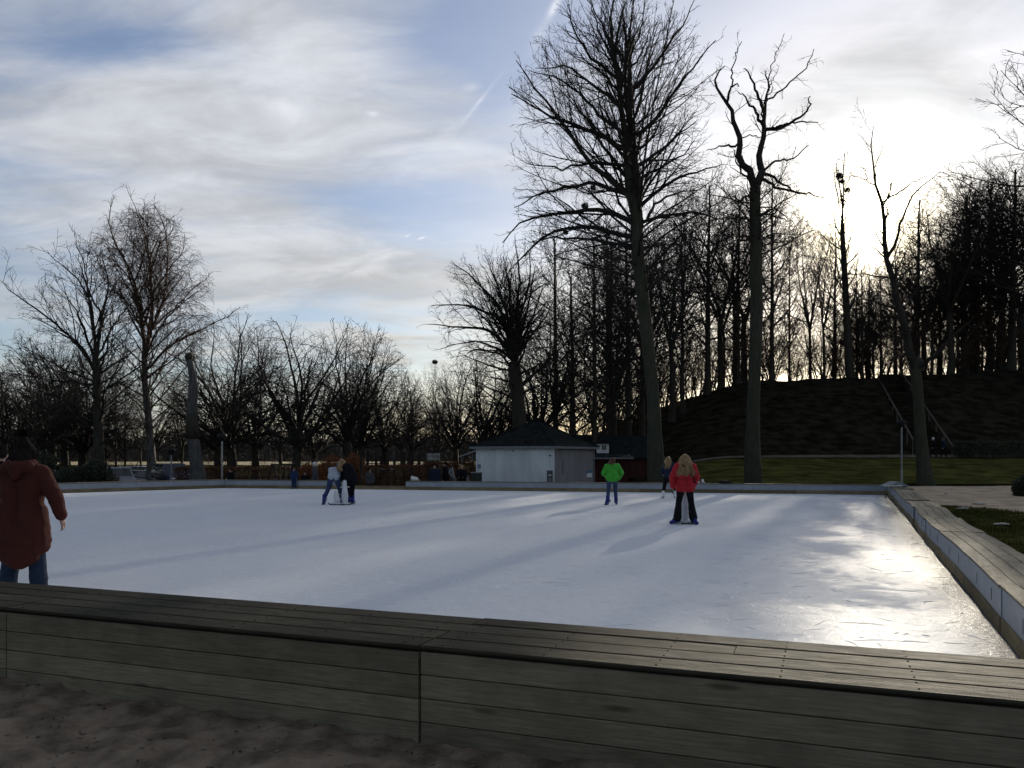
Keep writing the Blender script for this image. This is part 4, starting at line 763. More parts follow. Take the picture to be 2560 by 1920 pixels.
left = [(130, 830, 66, 'o', 1.0, 'dense twiggy tree behind the left side of the broad ash'), (205, 850, 62, 'o', .9, 'twiggy tree right behind the trunk of the broad ash'), (20, 905, 52, 'o', 1.2, 'dark dense tree at the left frame edge'), (95, 880, 58, 'o', 1.1, 'dense low tree between the left frame edge and the broad ash'), (160, 860, 70, 'o', 1.0, 'bare spreading tree behind the red coat, left of the dark evergreen shrub'),
        (290, 900, 60, 'b', .6, 'slim trunk left of the parked cars'), (312, 930, 62, 'b', .55, 'slim leaning trunk between the ash and the birch'), (352, 940, 58, 'f', .6, 'trunk standing close behind the birch'), (455, 930, 62, 'f', .7, 'thin forked tree behind the totem-like trunk'),
        (580, 785, 60, 'o', 1.05, 'wide rounded tree behind the left lamp post'), (545, 880, 74, 'o', 1.0, 'smaller bare tree behind and left of the rounded one'), (742, 805, 57, 'o', 1.05, 'stout short-boled tree with low arching limbs above the swing'), (640, 860, 76, 'o', 1.0, 'bare tree seen between the two wide rounded crowns'),
        (866, 800, 60, 'o', .95, 'tall spreading tree over the copper beech bush'), (905, 850, 68, 'o', .85, 'bare tree above the dark playground posts'), (960, 905, 72, 'o', .8, 'low rounded bare tree left of the nest tree'), (1025, 930, 80, 'o', .9, 'low bare tree in the gap left of the nest tree'),
        (1088, 905, 66, 'f', .6, 'slim tree with a single nest in its top, left of the kiosk'), (1140, 900, 72, 'o', .9, 'bushy bare tree between the nest tree and the kiosk'), (1205, 870, 64, 'o', .9, 'spreading tree at the left end of the kiosk roof'), (1250, 930, 70, 'o', .8, 'tangled low tree right behind the left kiosk roof slope'),
        (1345, 820, 70, 'o', 1.0, 'tangled tree behind the kiosk, right of the fan-shaped one'), (1390, 760, 76, 'f', .9, 'forked tree behind the right slope of the kiosk roof')]
for (x, yt, Y, kd, wd, lab) in left: tree_at('park_tree', {'o': pO, 'b': pB, 'f': pF}[kd], {'o': 12.2, 'b': 23.5, 'f': 23.5}[kd], x, yt, Y, lab, GL, wid=wd)
G4 = 'bare trees in the far background'
for i in range(14):
    x = -40+i*104+rr.uniform(-15, 15); Y = rr.uniform(84, 108); tree_at('background_tree', pO, 12.2, x, rr.uniform(955, 1020), Y, 'small bare tree in the distant row beyond the park trees', G4, wid=rr.uniform(.9, 1.3))
G5 = 'leafless shrubs among the park trees'
for i in range(26):
    x = -20+i*58+rr.uniform(-15, 15); Y = rr.uniform(56, 80)
    if Y < 62 and 1150 < x < 1500: Y = 70
    X = pX(x, Y); put_tree('shrub', pS[i % 2], (X, Y, gz1(X, Y)-.05), rr.uniform(.35, .75), rr.uniform(0, 6.28), 'thin leafless shrub among the trunks behind the rink', G5, 'shrub')
# nests ------------------------------------------------------------------
def nest_mesh(seed):
    r = np.random.RandomState(seed); n_ = 170; c = r.normal(0, 1, (n_, 3)); c /= np.linalg.norm(c, axis=1, keepdims=True); c *= np.array([.34, .34, .24])*r.rand(n_, 1)**.4
    d_ = np.cross(c, r.normal(0, 1, (n_, 3))); d_ /= np.linalg.norm(d_, axis=1, keepdims=True); P = np.stack([c-d_*.22, c+r.normal(0, .02, (n_, 3)), c+d_*.22], 1); V, Fq = tubes(P, np.full((n_, 3), .012), 3); return np_mesh('nest', V, Fq)
nm = [nest_mesh(1), nest_mesh(2)]; CO = {}
for i, (x, y, Y, s, lab) in enumerate([(2098, 440, 86, 2.2, 'large rook nest at the top of the slim tree left of the sun'), (2103, 452, 86, 1.6, 'nest stacked just below the largest rook nest'), (2120, 477, 86, 1.7, 'nest on the right side of the slim nest tree'),
                                    (1085, 905, 66, 1.3, 'single nest in the treetop left of the kiosk'), (1484, 470, 62, 1.3, 'upper left nest inside the tallest crown'), (1460, 514, 62, 1.6, 'wide nest low in the left half of the tallest crown'), (1506, 570, 62, 1.4, 'dark nest close to the stem of the tallest tree'),
                                    (1418, 581, 62, 1.2, 'lowest left nest at the edge of the tallest crown')]):
    best = None
    for tr in [q_ for q_ in COL.objects if q_.parent is None and q_.name.split('.')[0] in ('ridge_tree', 'linden_tree', 'park_tree', 'nest_tree')]:
        if abs((tr.location.x/tr.location.y*F+1280)-x) > 260: continue
        me = [c_ for c_ in tr.children if c_.name.startswith('crown')][0].data; co = CO.get(me.name)
        if co is None: co = np.empty(len(me.vertices)*3, np.float32); me.vertices.foreach_get('co', co); co = CO[me.name] = co.reshape(-1, 3)[::9]
        a_ = tr.rotation_euler.z; p = co*np.array(tr.scale); p = np.stack([p[:, 0]*math.cos(a_)-p[:, 1]*math.sin(a_), p[:, 0]*math.sin(a_)+p[:, 1]*math.cos(a_), p[:, 2]], 1)+np.array(tr.location)
        dd = (1280+F*p[:, 0]/p[:, 1]-x)**2+(HOR-F*(p[:, 2]-CH)/p[:, 1]-y)**2; j = int(np.argmin(dd))
        if best is None or dd[j] < best[0]: best = (dd[j], p[j])
    o = mobj('nest', nm[i % 2], m_twig, None, loc=tuple(best[1])); s *= .5*best[1][1]/Y; o.scale = (s,)*3; o.rotation_euler = (0, 0, i*1.3); tag(o, lab, 'nest', 'bird nests')
# far wood beyond the field: uncountable
rs = np.random.RandomState(9); n_ = 9000; X = rs.uniform(-260, 90, n_); Y = rs.uniform(212, 260, n_); Z0 = rs.rand(n_)*2.5; H_ = 2.5+4.5*rs.rand(n_)*(.6+.8*vnoise(X*.05, Y*.01)); a = rs.normal(0, .5, (n_, 2))
P = np.stack([np.stack([X, Y, Z0], 1), np.stack([X+a[:, 0]*1.2, Y, Z0+H_*.6], 1), np.stack([X+a[:, 0]*3, Y+a[:, 1], Z0+H_], 1)], 1); V, Fq = tubes(P, np.tile(np.array([[.22, .16, .04]]), (n_, 1)), 3)
o = mobj('far_wood', np_mesh('far_wood', V, Fq), mat('far_wood_brown', (.085, .08, .07), 1, .3, .3, spec=.0)); o['kind'] = 'stuff'; tag(o, 'low dark wood on the far side of the pale field', 'wood')
# ------------------------------------------------------------------ kiosk
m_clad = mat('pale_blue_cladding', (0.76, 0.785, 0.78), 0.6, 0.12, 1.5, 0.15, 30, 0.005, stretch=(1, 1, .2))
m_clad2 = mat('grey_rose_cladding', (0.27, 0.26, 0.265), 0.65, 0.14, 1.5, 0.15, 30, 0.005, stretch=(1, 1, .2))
m_shing = mat('dark_roof_felt', (0.016, 0.019, 0.019), 0.95, 0.35, 3.0, 0.6, 14, 0.02, 0.02)
m_trim = mat('grey_trim', (0.20, 0.21, 0.22), 0.6, 0.15, 4)
m_red = mat('dark_red_boards', (0.055, 0.018, 0.014), 0.8, 0.25, 3, .3, 20, stretch=(1, 1, .2))
m_glass = mat('dark_glass', (0.02, 0.024, 0.028), 0.08, 0.1, 2, spec=0.6)
m_wwall = mat('white_render', (0.62, 0.62, 0.60), 0.8, 0.08, 3)
m_metal = mat('galvanised_metal', (0.26, 0.27, 0.28), 0.45, 0.15, 6, metallic=0.3)
m_blackm = mat('black_metal', (0.018, 0.018, 0.020), 0.5, 0.15, 6)
C = pw(1386, 1203, 42.0); LX, LY = 5.2, 4.65
k = thing('kiosk', 'small white timber kiosk with dark pyramid roof behind the far boards', 'kiosk', (C[0], C[1], -.48), math.radians(62))
ZE = 2.44
def clad(y0, y1, axis, m):
    b = MB(); n_ = max(1, round((y1-y0)/.118)); p = (y1-y0)/n_
    bx = (lambda a0, a1, d0, d1: b.box(d0, d1, a0, a1, 0.0, ZE)) if axis == 'y' else (lambda a0, a1, d0, d1: b.box(a0, a1, d0, d1, 0.0, ZE))
    bx(y0+.004, y1-.004, 0.0, .03)
    for i in range(n_): bx(y0+i*p+.014, y0+(i+1)*p-.014, -.026-.005*(i % 2), .001)
    return b
for i in range(6): clad(LY*i/6, LY*(i+1)/6, 'y', m_clad).build('wall_panel', m_clad, k)
for i in range(6): clad(LX*i/6+.031*(i == 0), LX*(i+1)/6, 'x', m_clad2).build('wall_panel', m_clad2, k)
MB().box(.04, LX-.03, LY-.03, LY, 0, ZE).box(LX-.03, LX, .04, LY, 0, ZE).build('back_wall', m_clad2, k)
OV = .28; cxk, cyk = LX/2, LY/2; ZA = 4.04; NR = 12
for side in range(4):
    b = MB()
    for i in range(NR):
        t0, t1 = i/NR, (i+1)/NR+.012; prof = lambda t: ZE+.10+(ZA-ZE-.1)*(t**1.12)
        def pt(t, e, s_):
            hx, hy = (LX/2+OV)*(1-t), (LY/2+OV)*(1-t)
            return [(cxk-hx, cyk+s_*hy), (cxk+s_*hx, cyk-hy), (cxk+hx, cyk+s_*hy), (cxk+s_*hx, cyk+hy)][side]
        if t1 > .93: break
        q = [(*pt(t0, 0, -1), prof(t0)), (*pt(t0, 0, 1), prof(t0)), (*pt(t1, 0, 1), prof(t1)-.01), (*pt(t1, 0, -1), prof(t1)-.01)]
        q2 = [(x, y, z+.028*(1 if j < 2 else .3)) for j, (x, y, z) in enumerate(q)]
        b.add(q+q2, [(3, 2, 1, 0), (4, 5, 6, 7), (0, 1, 5, 4), (1, 2, 6, 5), (2, 3, 7, 6), (3, 0, 4, 7)])
    b.build('roof_slope', m_shing, k)
for sx in (-1, 1):
    for sy in (-1, 1): MB().tube([(cxk+sx*(LX/2+OV)*(1-t), cyk+sy*(LY/2+OV)*(1-t), ZE+.13+(ZA-ZE-.1)*t**1.12) for t in np.linspace(0, .92, 8)], .045, 6).build('ridge_cap', m_shing, k)
b = MB(); b.box(-OV, LX+OV, -OV, -OV+.03, ZE-.02, ZE+.115).box(-OV, -OV+.03, -OV+.031, LY+OV, ZE-.02, ZE+.115).box(-OV+.031, LX+OV, LY+OV-.03, LY+OV, ZE-.02, ZE+.115).box(LX+OV-.03, LX+OV, -OV+.031, LY+OV-.031, ZE-.02, ZE+.115).box(-OV+.03, LX+OV-.03, -OV+.03, LY+OV-.03, ZE+.02, ZE+.03); b.build('fascia', m_trim, k)
b = MB(); b.box(cxk-.20, cxk+.20, cyk-.20, cyk+.20, ZA-.24, ZA-.02).box(cxk-.25, cxk+.25, cyk-.25, cyk+.25, ZA-.02, ZA+.03).box(cxk-.15, cxk+.15, cyk-.15, cyk+.15, ZA+.03, ZA+.09); b.build('roof_vent', m_shing, k)
b = MB().box(.93, 1.10, -.06, -.032, 1.14, 1.82); b.build('grille', m_trim, k)
b = MB().box(-.055, -.032, LY*.955-.09, LY*.955+.09, 1.38, 1.58); sg = b.build('sign', mat('small_blue_sign', (.05, .08, .22), .5, .1, 5), k); MB().box(-.058, -.0552, LY*.955-.035, LY*.955+.035, 1.42, 1.52).build('symbol', m_wwall, sg)
MB().box(-.06, -.032, LY*.50, LY*.50+.09, ZE-.18, ZE-.10).build('lamp', m_trim, k); MB().box(-.06, -.032, .18, .26, ZE-.42, ZE-.34).build('vent', m_dark, k)
b = MB().tube([(LX-.06, -.07, 0.02), (LX-.06, -.07, ZE)], .035, 8); b.build('downpipe', m_metal, k)
# sign bracket on the right wall
MB().box(LX-1.0, LX-.28, -.06, -.032, 1.08, 1.22).build('blue_plate', mat('blue_plate', (.06, .16, .26), .5, .1, 5), k); MB().box(LX-1.05, LX-.30, -.06, -.032, .84, 1.075).build('white_plate', m_wwall, k)
q = pw(1374.5, 1203, 41.6); b = thing('electric_cabinet', 'narrow grey electric cabinet in front of the kiosk corner', 'cabinet', (q[0], q[1], -.47), .1)
MB().box(-.135, .135, -.1, .1, 0, 1.27).build('case', mat('cabinet_grey', (.10, .095, .10), .6, .15, 6), b); MB().box(-.15, .15, -.115, .115, 1.27, 1.30).build('lid', m_trim, b); MB().box(-.06, .06, -.108, -.1015, .72, .92).build('label_plate', m_trim, b); MB().box(-.08, .06, -.108, -.1015, 1.02, 1.10).build('label_plate', m_wwall, b)
q = pw(1191, 1203, 41.2); b = thing('storage_box', 'dark low storage box at the left corner of the kiosk', 'box', (q[0], q[1], -.47), .05)
MB().box(-.27, .27, -.25, .25, 0, 1.17).build('case', mat('dark_green_box', (.03, .037, .03), .6, .2, 5), b); MB().box(-.29, .29, -.27, .27, 1.17, 1.22).build('lid', m_trim, b)
# house and shed behind
Yh = 60.0; t = thing('low_house', 'low house with dark tiled roof and a white dormer behind the kiosk', 'house', (0, 0, 0))
rx0, rx1, zr = pX(1405, Yh), pX(1640, Yh), pZ(1087, Yh+3); ze = 1.45
MB().box(rx0+.3, rx1-.3, Yh, Yh+6, -.1, ze+.1).build('wall', m_red, t)
MB().prism([(Yh-.4, ze), (Yh+3, zr), (Yh+6.4, ze), (Yh+6.4, ze-.1), (Yh+3, zr-.12), (Yh-.4, ze-.1)], 'x', rx0, rx1).build('roof', m_shing, t)
dx0, dx1, zd0, zd1 = pX(1493, Yh), pX(1523, Yh), ze+.25, pZ(1109, Yh)
MB().box(dx0, dx1, Yh+.2, Yh+2.2, zd0-.4, zd1).build('dormer', m_wwall, t)
dw_ = MB().box(dx0+.34, dx0+.70, Yh+.17, Yh+.199, zd1-.48, zd1-.08).build('window', m_wwall, t)
for i in range(2): MB().box(dx0+.36+i*.17, dx0+.51+i*.17, Yh+.16, Yh+.1695, zd1-.45, zd1-.11).build('pane', m_glass, dw_)
MB().prism([(dx0-.15, zd1), (dx1+.15, zd1), (dx1+.15, zd1+.05), ((dx0+dx1)/2, zd1+.22), (dx0-.15, zd1+.05)], 'y', Yh+.05, Yh+2.4).build('dormer_roof', m_shing, t)
Ys = 50.0; t = thing('red_shed', 'dark red timber shed with flat eave right of the kiosk', 'shed', (0, 0, 0))
sx0, sx1 = pX(1489, Ys), pX(1570, Ys); zs = pZ(1147, Ys); n_ = 9
for i in range(n_): MB().box(sx0+(sx1-sx0)*i/n_+.01, sx0+(sx1-sx0)*(i+1)/n_-.01, Ys, Ys+.03, -.1, zs).build('wall_board', m_red, t)
MB().box(sx0, sx1, Ys+.031, Ys+3, -.1, zs-.02).build('body', m_red, t); MB().prism([(Ys-.35, zs), (Ys-.35, zs+.07), (Ys+1.6, zs+.28), (Ys+3.3, zs+.07), (Ys+3.3, zs)], 'x', sx0-.25, sx1+.3).build('roof', m_shing, t); MB().box(sx0-.25, sx1+.3, Ys-.38, -.351+Ys, zs-.01, zs+.075).build('fascia', m_trim, t)
# canopy on the left of the kiosk
q = pw(1187, 1150, 47); t = thing('awning', 'grey sloping awning sticking out left of the kiosk', 'awning', (q[0], 47, 0)); MB().prism([(-.85, pZ(1143, 47)), (.35, pZ(1124, 47)), (.35, pZ(1121, 47)), (-.87, pZ(1141, 47))], 'y', -.8, .8).build('cloth', mat('pale_awning', (.42, .43, .43), .7, .1, 4), t)
for x_ in (-.72, -.1):
    for y_ in (-.7, .7): MB().tube([(x_, y_, -.1), (x_, y_, pZ(1141, 47)+.2*(x_ > -.5))], .03, 6).build('post', m_trim, t)
# ------------------------------------------------------------------ lamps, posts, signs
def lamp(x, ybase, ytop, Y, lab, head=True):
    X = pX(x, Y); z0 = gz1(X, Y)-.05; H_ = pZ(ytop, Y)-z0; t = thing('lamp_post', lab, 'lamp post', (X, Y, z0)); MB().tube([(0, 0, 0), (0, 0, .9), (0, 0, .92), (0, 0, H_-.15)], [.065, .06, .045, .04], 10).build('pole', m_metal, t)
    hd = MB().tube([(0, 0, H_-.22), (0, 0, H_-.16), (0, 0, H_+.0), (0, 0, H_+.10), (0, 0, H_+.13)], [.05, .11, .23, .25, .05], 14).build('lamp_head', m_blackm, t, True); MB().tube([(0, 0, H_+.13), (0, 0, H_+.17)], [.2, .16], 12).build('cap', m_blackm, hd)
lamp(555, 1200, 1092, 41.6, 'slim lamp post with a black bowl head at the far left corner of the rink'); lamp(2254, 1210, 1058, 43.6, 'tall slim lamp post at the far right corner of the rink'); lamp(428, 1200, 1128, 50, 'thin dark lamp post in front of the parked cars')
q = pw(1036, 1200, 39.6); t = thing('notice_board', 'small slanted white notice board on a post by the rink opening', 'notice board', (q[0], q[1], -.05)); MB().tube([(0, 0, -.42), (0, 0, .52)], .025, 8).build('post', m_metal, t); b = MB(); b.box(-.17, .17, -.13, .13, -.012, .012, Matrix.Translation((0, 0, .54)) @ Matrix.Rotation(.5, 4, 'X') @ Matrix.Rotation(.28, 4, 'Y')); b.build('panel', m_wwall, t)
o = MB().ball((0, 0, 0), (.24, .15, .06), 12, 6).build('stone', m_stone, None, True, loc=(q[0]+.15, q[1]-.95, 0.42)); tag(o, 'flat pale stone at the foot of the slanted notice board', 'stone')
o = MB().tube([(0, 0, -.65), (0, 0, .38), (0, 0, .45)], [.045, .04, .01], 8).build('marker_post', m_wwall, None, loc=(pX(566, 42), 42, -.05)); tag(o, 'short white marker post beside the left lamp post', 'post')
# ------------------------------------------------------------------ hedges, shrubs
m_brown = mat('dry_beech_leaf', (0.120, 0.055, 0.026), 0.8, 0.45, 3.0, spec=.2); m_dgreen = mat('evergreen_leaf', (0.026, 0.036, 0.016), 0.55, 0.4, 3.0, spec=.35)
m_copper = mat('copper_beech_leaf', (0.20, 0.075, 0.028), 0.75, 0.4, 4.0, spec=.2)
def leaf_mesh(seed, n_, sampler, size):
    r = np.random.RandomState(seed); c = sampler(r, n_); n_ = len(c); u = r.normal(size=(n_, 3)); u /= np.linalg.norm(u, axis=1, keepdims=True); v = np.cross(u, r.normal(size=(n_, 3))); v /= np.linalg.norm(v, axis=1, keepdims=True)
    s = size*r.uniform(.6, 1.3, (n_, 1)); w_ = np.cross(u, v)*s*.18
    V = np.stack([c-u*s, c+v*s*.45+w_, c+u*s, c-v*s*.45+w_], 1).reshape(-1, 3); return np_mesh('foliage', V, np.arange(4*n_).reshape(-1, 4))
def box_sampler(sx, sy, sz, lump=.12):
    def f(r, n_):
        p = r.rand(n_, 3); m_ = r.rand(n_) < .75; ax = r.randint(0, 3, n_); 
        for a in range(3):
            k_ = m_ & (ax == a); p[k_, a] = np.where(r.rand(k_.sum()) < (.5 if a < 2 else .0), r.rand(k_.sum())*.12, 1-r.rand(k_.sum())*.10)
        c = (p-np.array([.5, .5, 0]))*np.array([sx, sy, sz]); c += fbm(c[:, 0]*1.5+3, c[:, 2]*2+c[:, 1])[:, None]*lump*np.array([1, 1, 1.6]); return c
    return f
def ell_sampler(sx, sy, sz, lump=.35):
    def f(r, n_):
        d_ = r.normal(size=(n_, 3)); d_ /= np.linalg.norm(d_, axis=1, keepdims=True); rad = r.rand(n_)**.35*(1+lump*2*fbm(np.arctan2(d_[:, 1], d_[:, 0])*1.5+9, d_[:, 2]*2.5+5)); return d_*rad[:, None]*np.array([sx, sy, sz])+np.array([0, 0, sz*.92])
    return f
def hedge(xa, xb, yt, Y, dep, lab, m, seed, n_=5000, size=.05, cat='hedge', name='hedge', wob=.12):
    Xa, Xb = pX(xa, Y), pX(xb, Y); z0 = gz1((Xa+Xb)/2, Y)-.05; H_ = pZ(yt, Y)-z0; t = thing(name, lab, cat, ((Xa+Xb)/2, Y, z0)); mobj('foliage', leaf_mesh(seed, n_, box_sampler(Xb-Xa, dep, H_, wob), size), m, t)
    r = np.random.RandomState(seed); ns_ = max(6, int((Xb-Xa)*5)); p = np.stack([r.uniform(-.46, .46, ns_)*(Xb-Xa), r.uniform(-.3, .3, ns_)*dep, 0*r.rand(ns_)], 1); P = np.stack([p, p+np.c_[r.normal(0, .08, (ns_, 2)), np.full(ns_, H_*.5)], p+np.c_[r.normal(0, .2, (ns_, 2)), np.full(ns_, H_*.9)]], 1); V, Fq = tubes(P, np.tile([[.03, .02, .008]], (ns_, 1)), 4); mobj('stems', np_mesh('stems', V, Fq), m_bark, t); return t
def bush(x, ybase, yt, wpx, Y, lab, m, seed, n_=4000, size=.06, name='shrub', cat='shrub'):
    X = pX(x, Y); z0 = gz1(X, Y)-.05; H_ = pZ(yt, Y)-z0; wd = wpx/F*Y; t = thing(name, lab, cat, (X, Y, z0)); mobj('foliage', leaf_mesh(seed, n_, ell_sampler(wd/2, wd/2, H_/2), size), m, t)
    r = np.random.RandomState(seed); ns_ = 14; a = r.rand(ns_)*6.28; P = np.stack([np.zeros((ns_, 3)), np.stack([np.cos(a)*wd*.15, np.sin(a)*wd*.15, np.full(ns_, H_*.4)], 1), np.stack([np.cos(a)*wd*.4*r.rand(ns_), np.sin(a)*wd*.4*r.rand(ns_), H_*(.6+.35*r.rand(ns_))], 1)], 1); V, Fq = tubes(P, np.tile([[.035, .025, .008]], (ns_, 1)), 4); mobj('stems', np_mesh('stems', V, Fq), m_bark, t); return t
hedge(442, 556, 1168, 49, 1.0, 'rust-brown clipped hedge behind the totem-like trunk', m_brown, 1); hedge(560, 742, 1168, 49.5, 1.0, 'long rust-brown hedge between the left lamp post and the swing', m_brown, 2, 7000)
hedge(742, 800, 1172, 50, 1.0, 'short brown hedge piece right of the swing', m_brown, 3, 3000); hedge(905, 1060, 1163, 44, 1.2, 'dark brown hedge behind the rink opening', m_brown, 4, 6000); hedge(1060, 1186, 1155, 46, 1.2, 'dark brown hedge between the rink opening and the kiosk', m_brown, 5, 5000)
hedge(2395, 2640, 1104, 61.4, 1.4, 'dark evergreen hedge along the foot of the hill at the right', m_dgreen, 6, 9000, .07)
bush(838, 1195, 1133, 95, 47, 'copper-brown beech bush behind the two bending skaters', m_copper, 7, 7000, .055); bush(885, 1195, 1128, 70, 48, 'second copper-brown bush just left of the dark playground posts', m_copper, 8, 5000, .055); bush(770, 1195, 1150, 50, 47.5, 'small reddish bush between the swing and the copper bushes', m_copper, 17, 3000, .05)
bush(235, 1205, 1145, 90, 46, 'dark evergreen shrub behind the left boards beside the parked cars', m_dgreen, 9, 7000, .07); bush(175, 1205, 1160, 80, 45, 'low dark shrub left of the evergreen one, next to the red coat', m_dgreen, 10, 5000, .07); bush(285, 1205, 1180, 40, 44, 'low straggly shrub in front of the nearest parked car', m_twigw, 11, 900, .05)
bush(2566, 1240, 1186, 62, 33, 'dark leafy shrub at the right frame edge by the gravel path', m_dgreen, 12, 5000, .05); bush(100, 1205, 1120, 110, 47, 'tall dark shrub behind the red coat', m_dgreen, 18, 7000, .07)
for i in range(9):
    x = 2535+i*9; Y = 1.62*F/(1224+i*1.6-HOR)-.6; o = MB().ball((0, 0, 0), (.11+.03*(i % 3), .1, .07), 8, 6).build('stone', m_stone, None, True, loc=(pX(x, Y), Y, 0.0)); tag(o, 'pale edging stone in the row below the shrub at the right frame edge', 'stone', 'edging stones by the shrub')
# ------------------------------------------------------------------ stairs up the hill
st = thing('hill_stairs', 'timber stairway with two pale handrails climbing the dark hill', 'stairs', tuple(pw(2330, 1146, 62)))
o0 = np.array(pw(2330, 1146, 62)); m_rail = wood_mat('pale_rail', (.09, .08, .06), (.14, .12, .09), False)
rA0, rA1 = pw(2283, 1099, 62), pw(2195, 943, 85); rB0, rB1 = pw(2383, 1117, 62), pw(2250, 925, 85)
for (a_, b_) in ((rA0, rA1), (rB0, rB1)):
    MB().tube([a_-o0+(b_-a_)*t for t in np.linspace(0, 1, 12)], .075, 6).build('handrail', m_rail, st)
    for t in np.linspace(0.01, .99, 9):
        p = a_-o0+(b_-a_)*t; gg = gz1(*(o0+p)[:2])-o0[2]; MB().tube([(p[0], p[1], min(gg-.2, p[2]-.3)), tuple(p)], .05, 6).build('post', m_rail, st)
for t in np.linspace(0, 1, 44):
    a_ = rA0-o0+(rA1-rA0)*t; b_ = rB0-o0+(rB1-rB0)*t; c_ = (a_+b_)/2; zg = max(gz1(*(o0+a_)[:2]), gz1(*(o0+b_)[:2]), gz1(*(o0+c_)[:2]))-o0[2]+.02
    MB().box(a_[0], b_[0], c_[1]-.14, c_[1]+.14, zg-.1, zg+.04).build('step', m_earth, st)
MB().tube([rB0-o0, rB0-o0+np.array([.9, -.2, .35])], .04, 6).build('handrail', m_rail, st)
# ------------------------------------------------------------------ playground
def frame(name, lab, cat, x, Y, build):
    t = thing(name, lab, cat, (pX(x, Y), Y, gz1(pX(x, Y), Y)-.02)); build(t, Y); return t
m_post = mat('dark_play_timber', (.03, .024, .02), .85, .3, 6)
def swing(t, Y):
    for sx in (-.9, .9):
        for sy in (-.7, .7): MB().tube([(sx, sy, 0), (sx*.92, 0, 1.62)], .05, 6).build('leg', m_post, t)
    MB().tube([(-.95, 0, 1.62), (.95, 0, 1.62)], .05, 6).build('crossbar', m_post, t)
    for x_ in (-.4, .4): s_ = MB().box(x_-.2, x_+.2, -.1, .1, .38, .42).build('seat', m_blackm, t); MB().tube([(x_-.18, 0, .42), (x_-.18, 0, 1.6)], .012, 4).tube([(x_+.18, 0, .42), (x_+.18, 0, 1.6)], .012, 4).build('chain', m_metal, s_)
sw = frame('swing', 'dark A-frame swing in front of the stout park tree', 'swing', 708, 47, swing); sw.rotation_euler = (0, 0, 1.1)
def tower(t, Y):
    for i, (x_, h_) in enumerate([(-.9, 2.35), (-.45, 2.4), (.1, 2.2), (.35, 2.0), (.8, 2.3), (1.15, 1.7)]): MB().tube([(x_, .3*(i % 2), 0), (x_+.03, .3*(i % 2), h_)], .085, 7).build('post', m_post, t)
    MB().box(-1.0, .25, -.2, .6, .95, 1.03).build('platform', m_post, t); MB().box(-1.0, .2, -.18, -.14, 1.35, 1.45).box(.35, 1.2, .1, .14, 1.2, 1.3).build('railing', m_metal, t); MB().tube([(.8, .3, 1.4), (1.6, .2, 1.45), (2.4, .2, 1.35)], .035, 6).build('rope_bar', m_metal, t)
    b = MB(); b.box(-1.0, -.96, -.25, .6, .0, .95); b.build('side_board', m_post, t)
frame('climbing_frame', 'dark climbing frame of upright posts right of the copper bushes', 'climbing frame', 935, 49, tower)
def tower2(t, Y):
    for i, (x_, h_) in enumerate([(-.5, 2.3), (.0, 2.45), (.45, 2.1)]): MB().tube([(x_, .3*(i % 2), 0), (x_, .3*(i % 2), h_)], .085, 7).build('post', m_post, t)
    MB().box(-.6, .6, -.1, .4, .9, .98).build('platform', m_post, t)
frame('climbing_frame', 'pair of dark playground posts between the climbing frame and the nest tree', 'climbing frame', 1030, 52, tower2)
def bench2(t, Y):
    MB().box(-.6, .6, -.2, .2, .42, .46).build('seat', m_metal, t)
    for x_ in (-.5, .5): MB().box(x_-.03, x_+.03, -.18, .18, 0, .42).build('leg', m_metal, t)
    MB().box(-.6, .6, .2, .24, .5, .8).build('backrest', m_face, t)
frame('park_bench', 'low bench in front of the long rust-brown hedge', 'park bench', 618, 45, bench2)
def fence(t, Y):
    for i in range(9): MB().box(i*.11, i*.11+.06, 0, .02, 0, .55).build('picket', m_wwall, t)
    MB().box(0, .95, .021, .04, .4, .46).box(0, .95, .021, .04, .12, .18).build('rail', m_wwall, t)
fn = frame('picket_fence', 'short white picket fence far behind the hedge left of the kiosk', 'fence', 1067, 60, fence); fn.location.z = pZ(1150, 60)-.05
fp = MB().box(-.5, .5, -.05, .05, -2, 0).build('retaining_wall', m_earth, None, loc=(pX(1076, 60), 60.1, fn.location.z)); tag(fp, 'dark low retaining wall under the white picket fence', 'wall')
# folded grey parasol
q = pw(1137, 1205, 41.8); t = thing('parasol', 'half-folded grey parasol leaning beside the kiosk group', 'parasol', (q[0], q[1], -.05)); MB().tube([(.14, 0, -.42), (-.03, 0, .55), (-.11, 0, 1.05)], .018, 6).build('pole', m_wwall, t)
b = MB(); b.add([(-.10, 0, 1.0), (-.38, .1, .92), (-.30, -.1, .72), (-.05, .12, .62), (.10, -.1, .40), (-.12, 0, .38)], [(0, 1, 2), (0, 2, 3), (0, 3, 1), (1, 3, 2), (3, 4, 5), (2, 3, 5), (2, 5, 4), (2, 4, 3)]); b.build('canopy', mat('grey_canopy', (.20, .21, .23), .8, .15, 5), t)
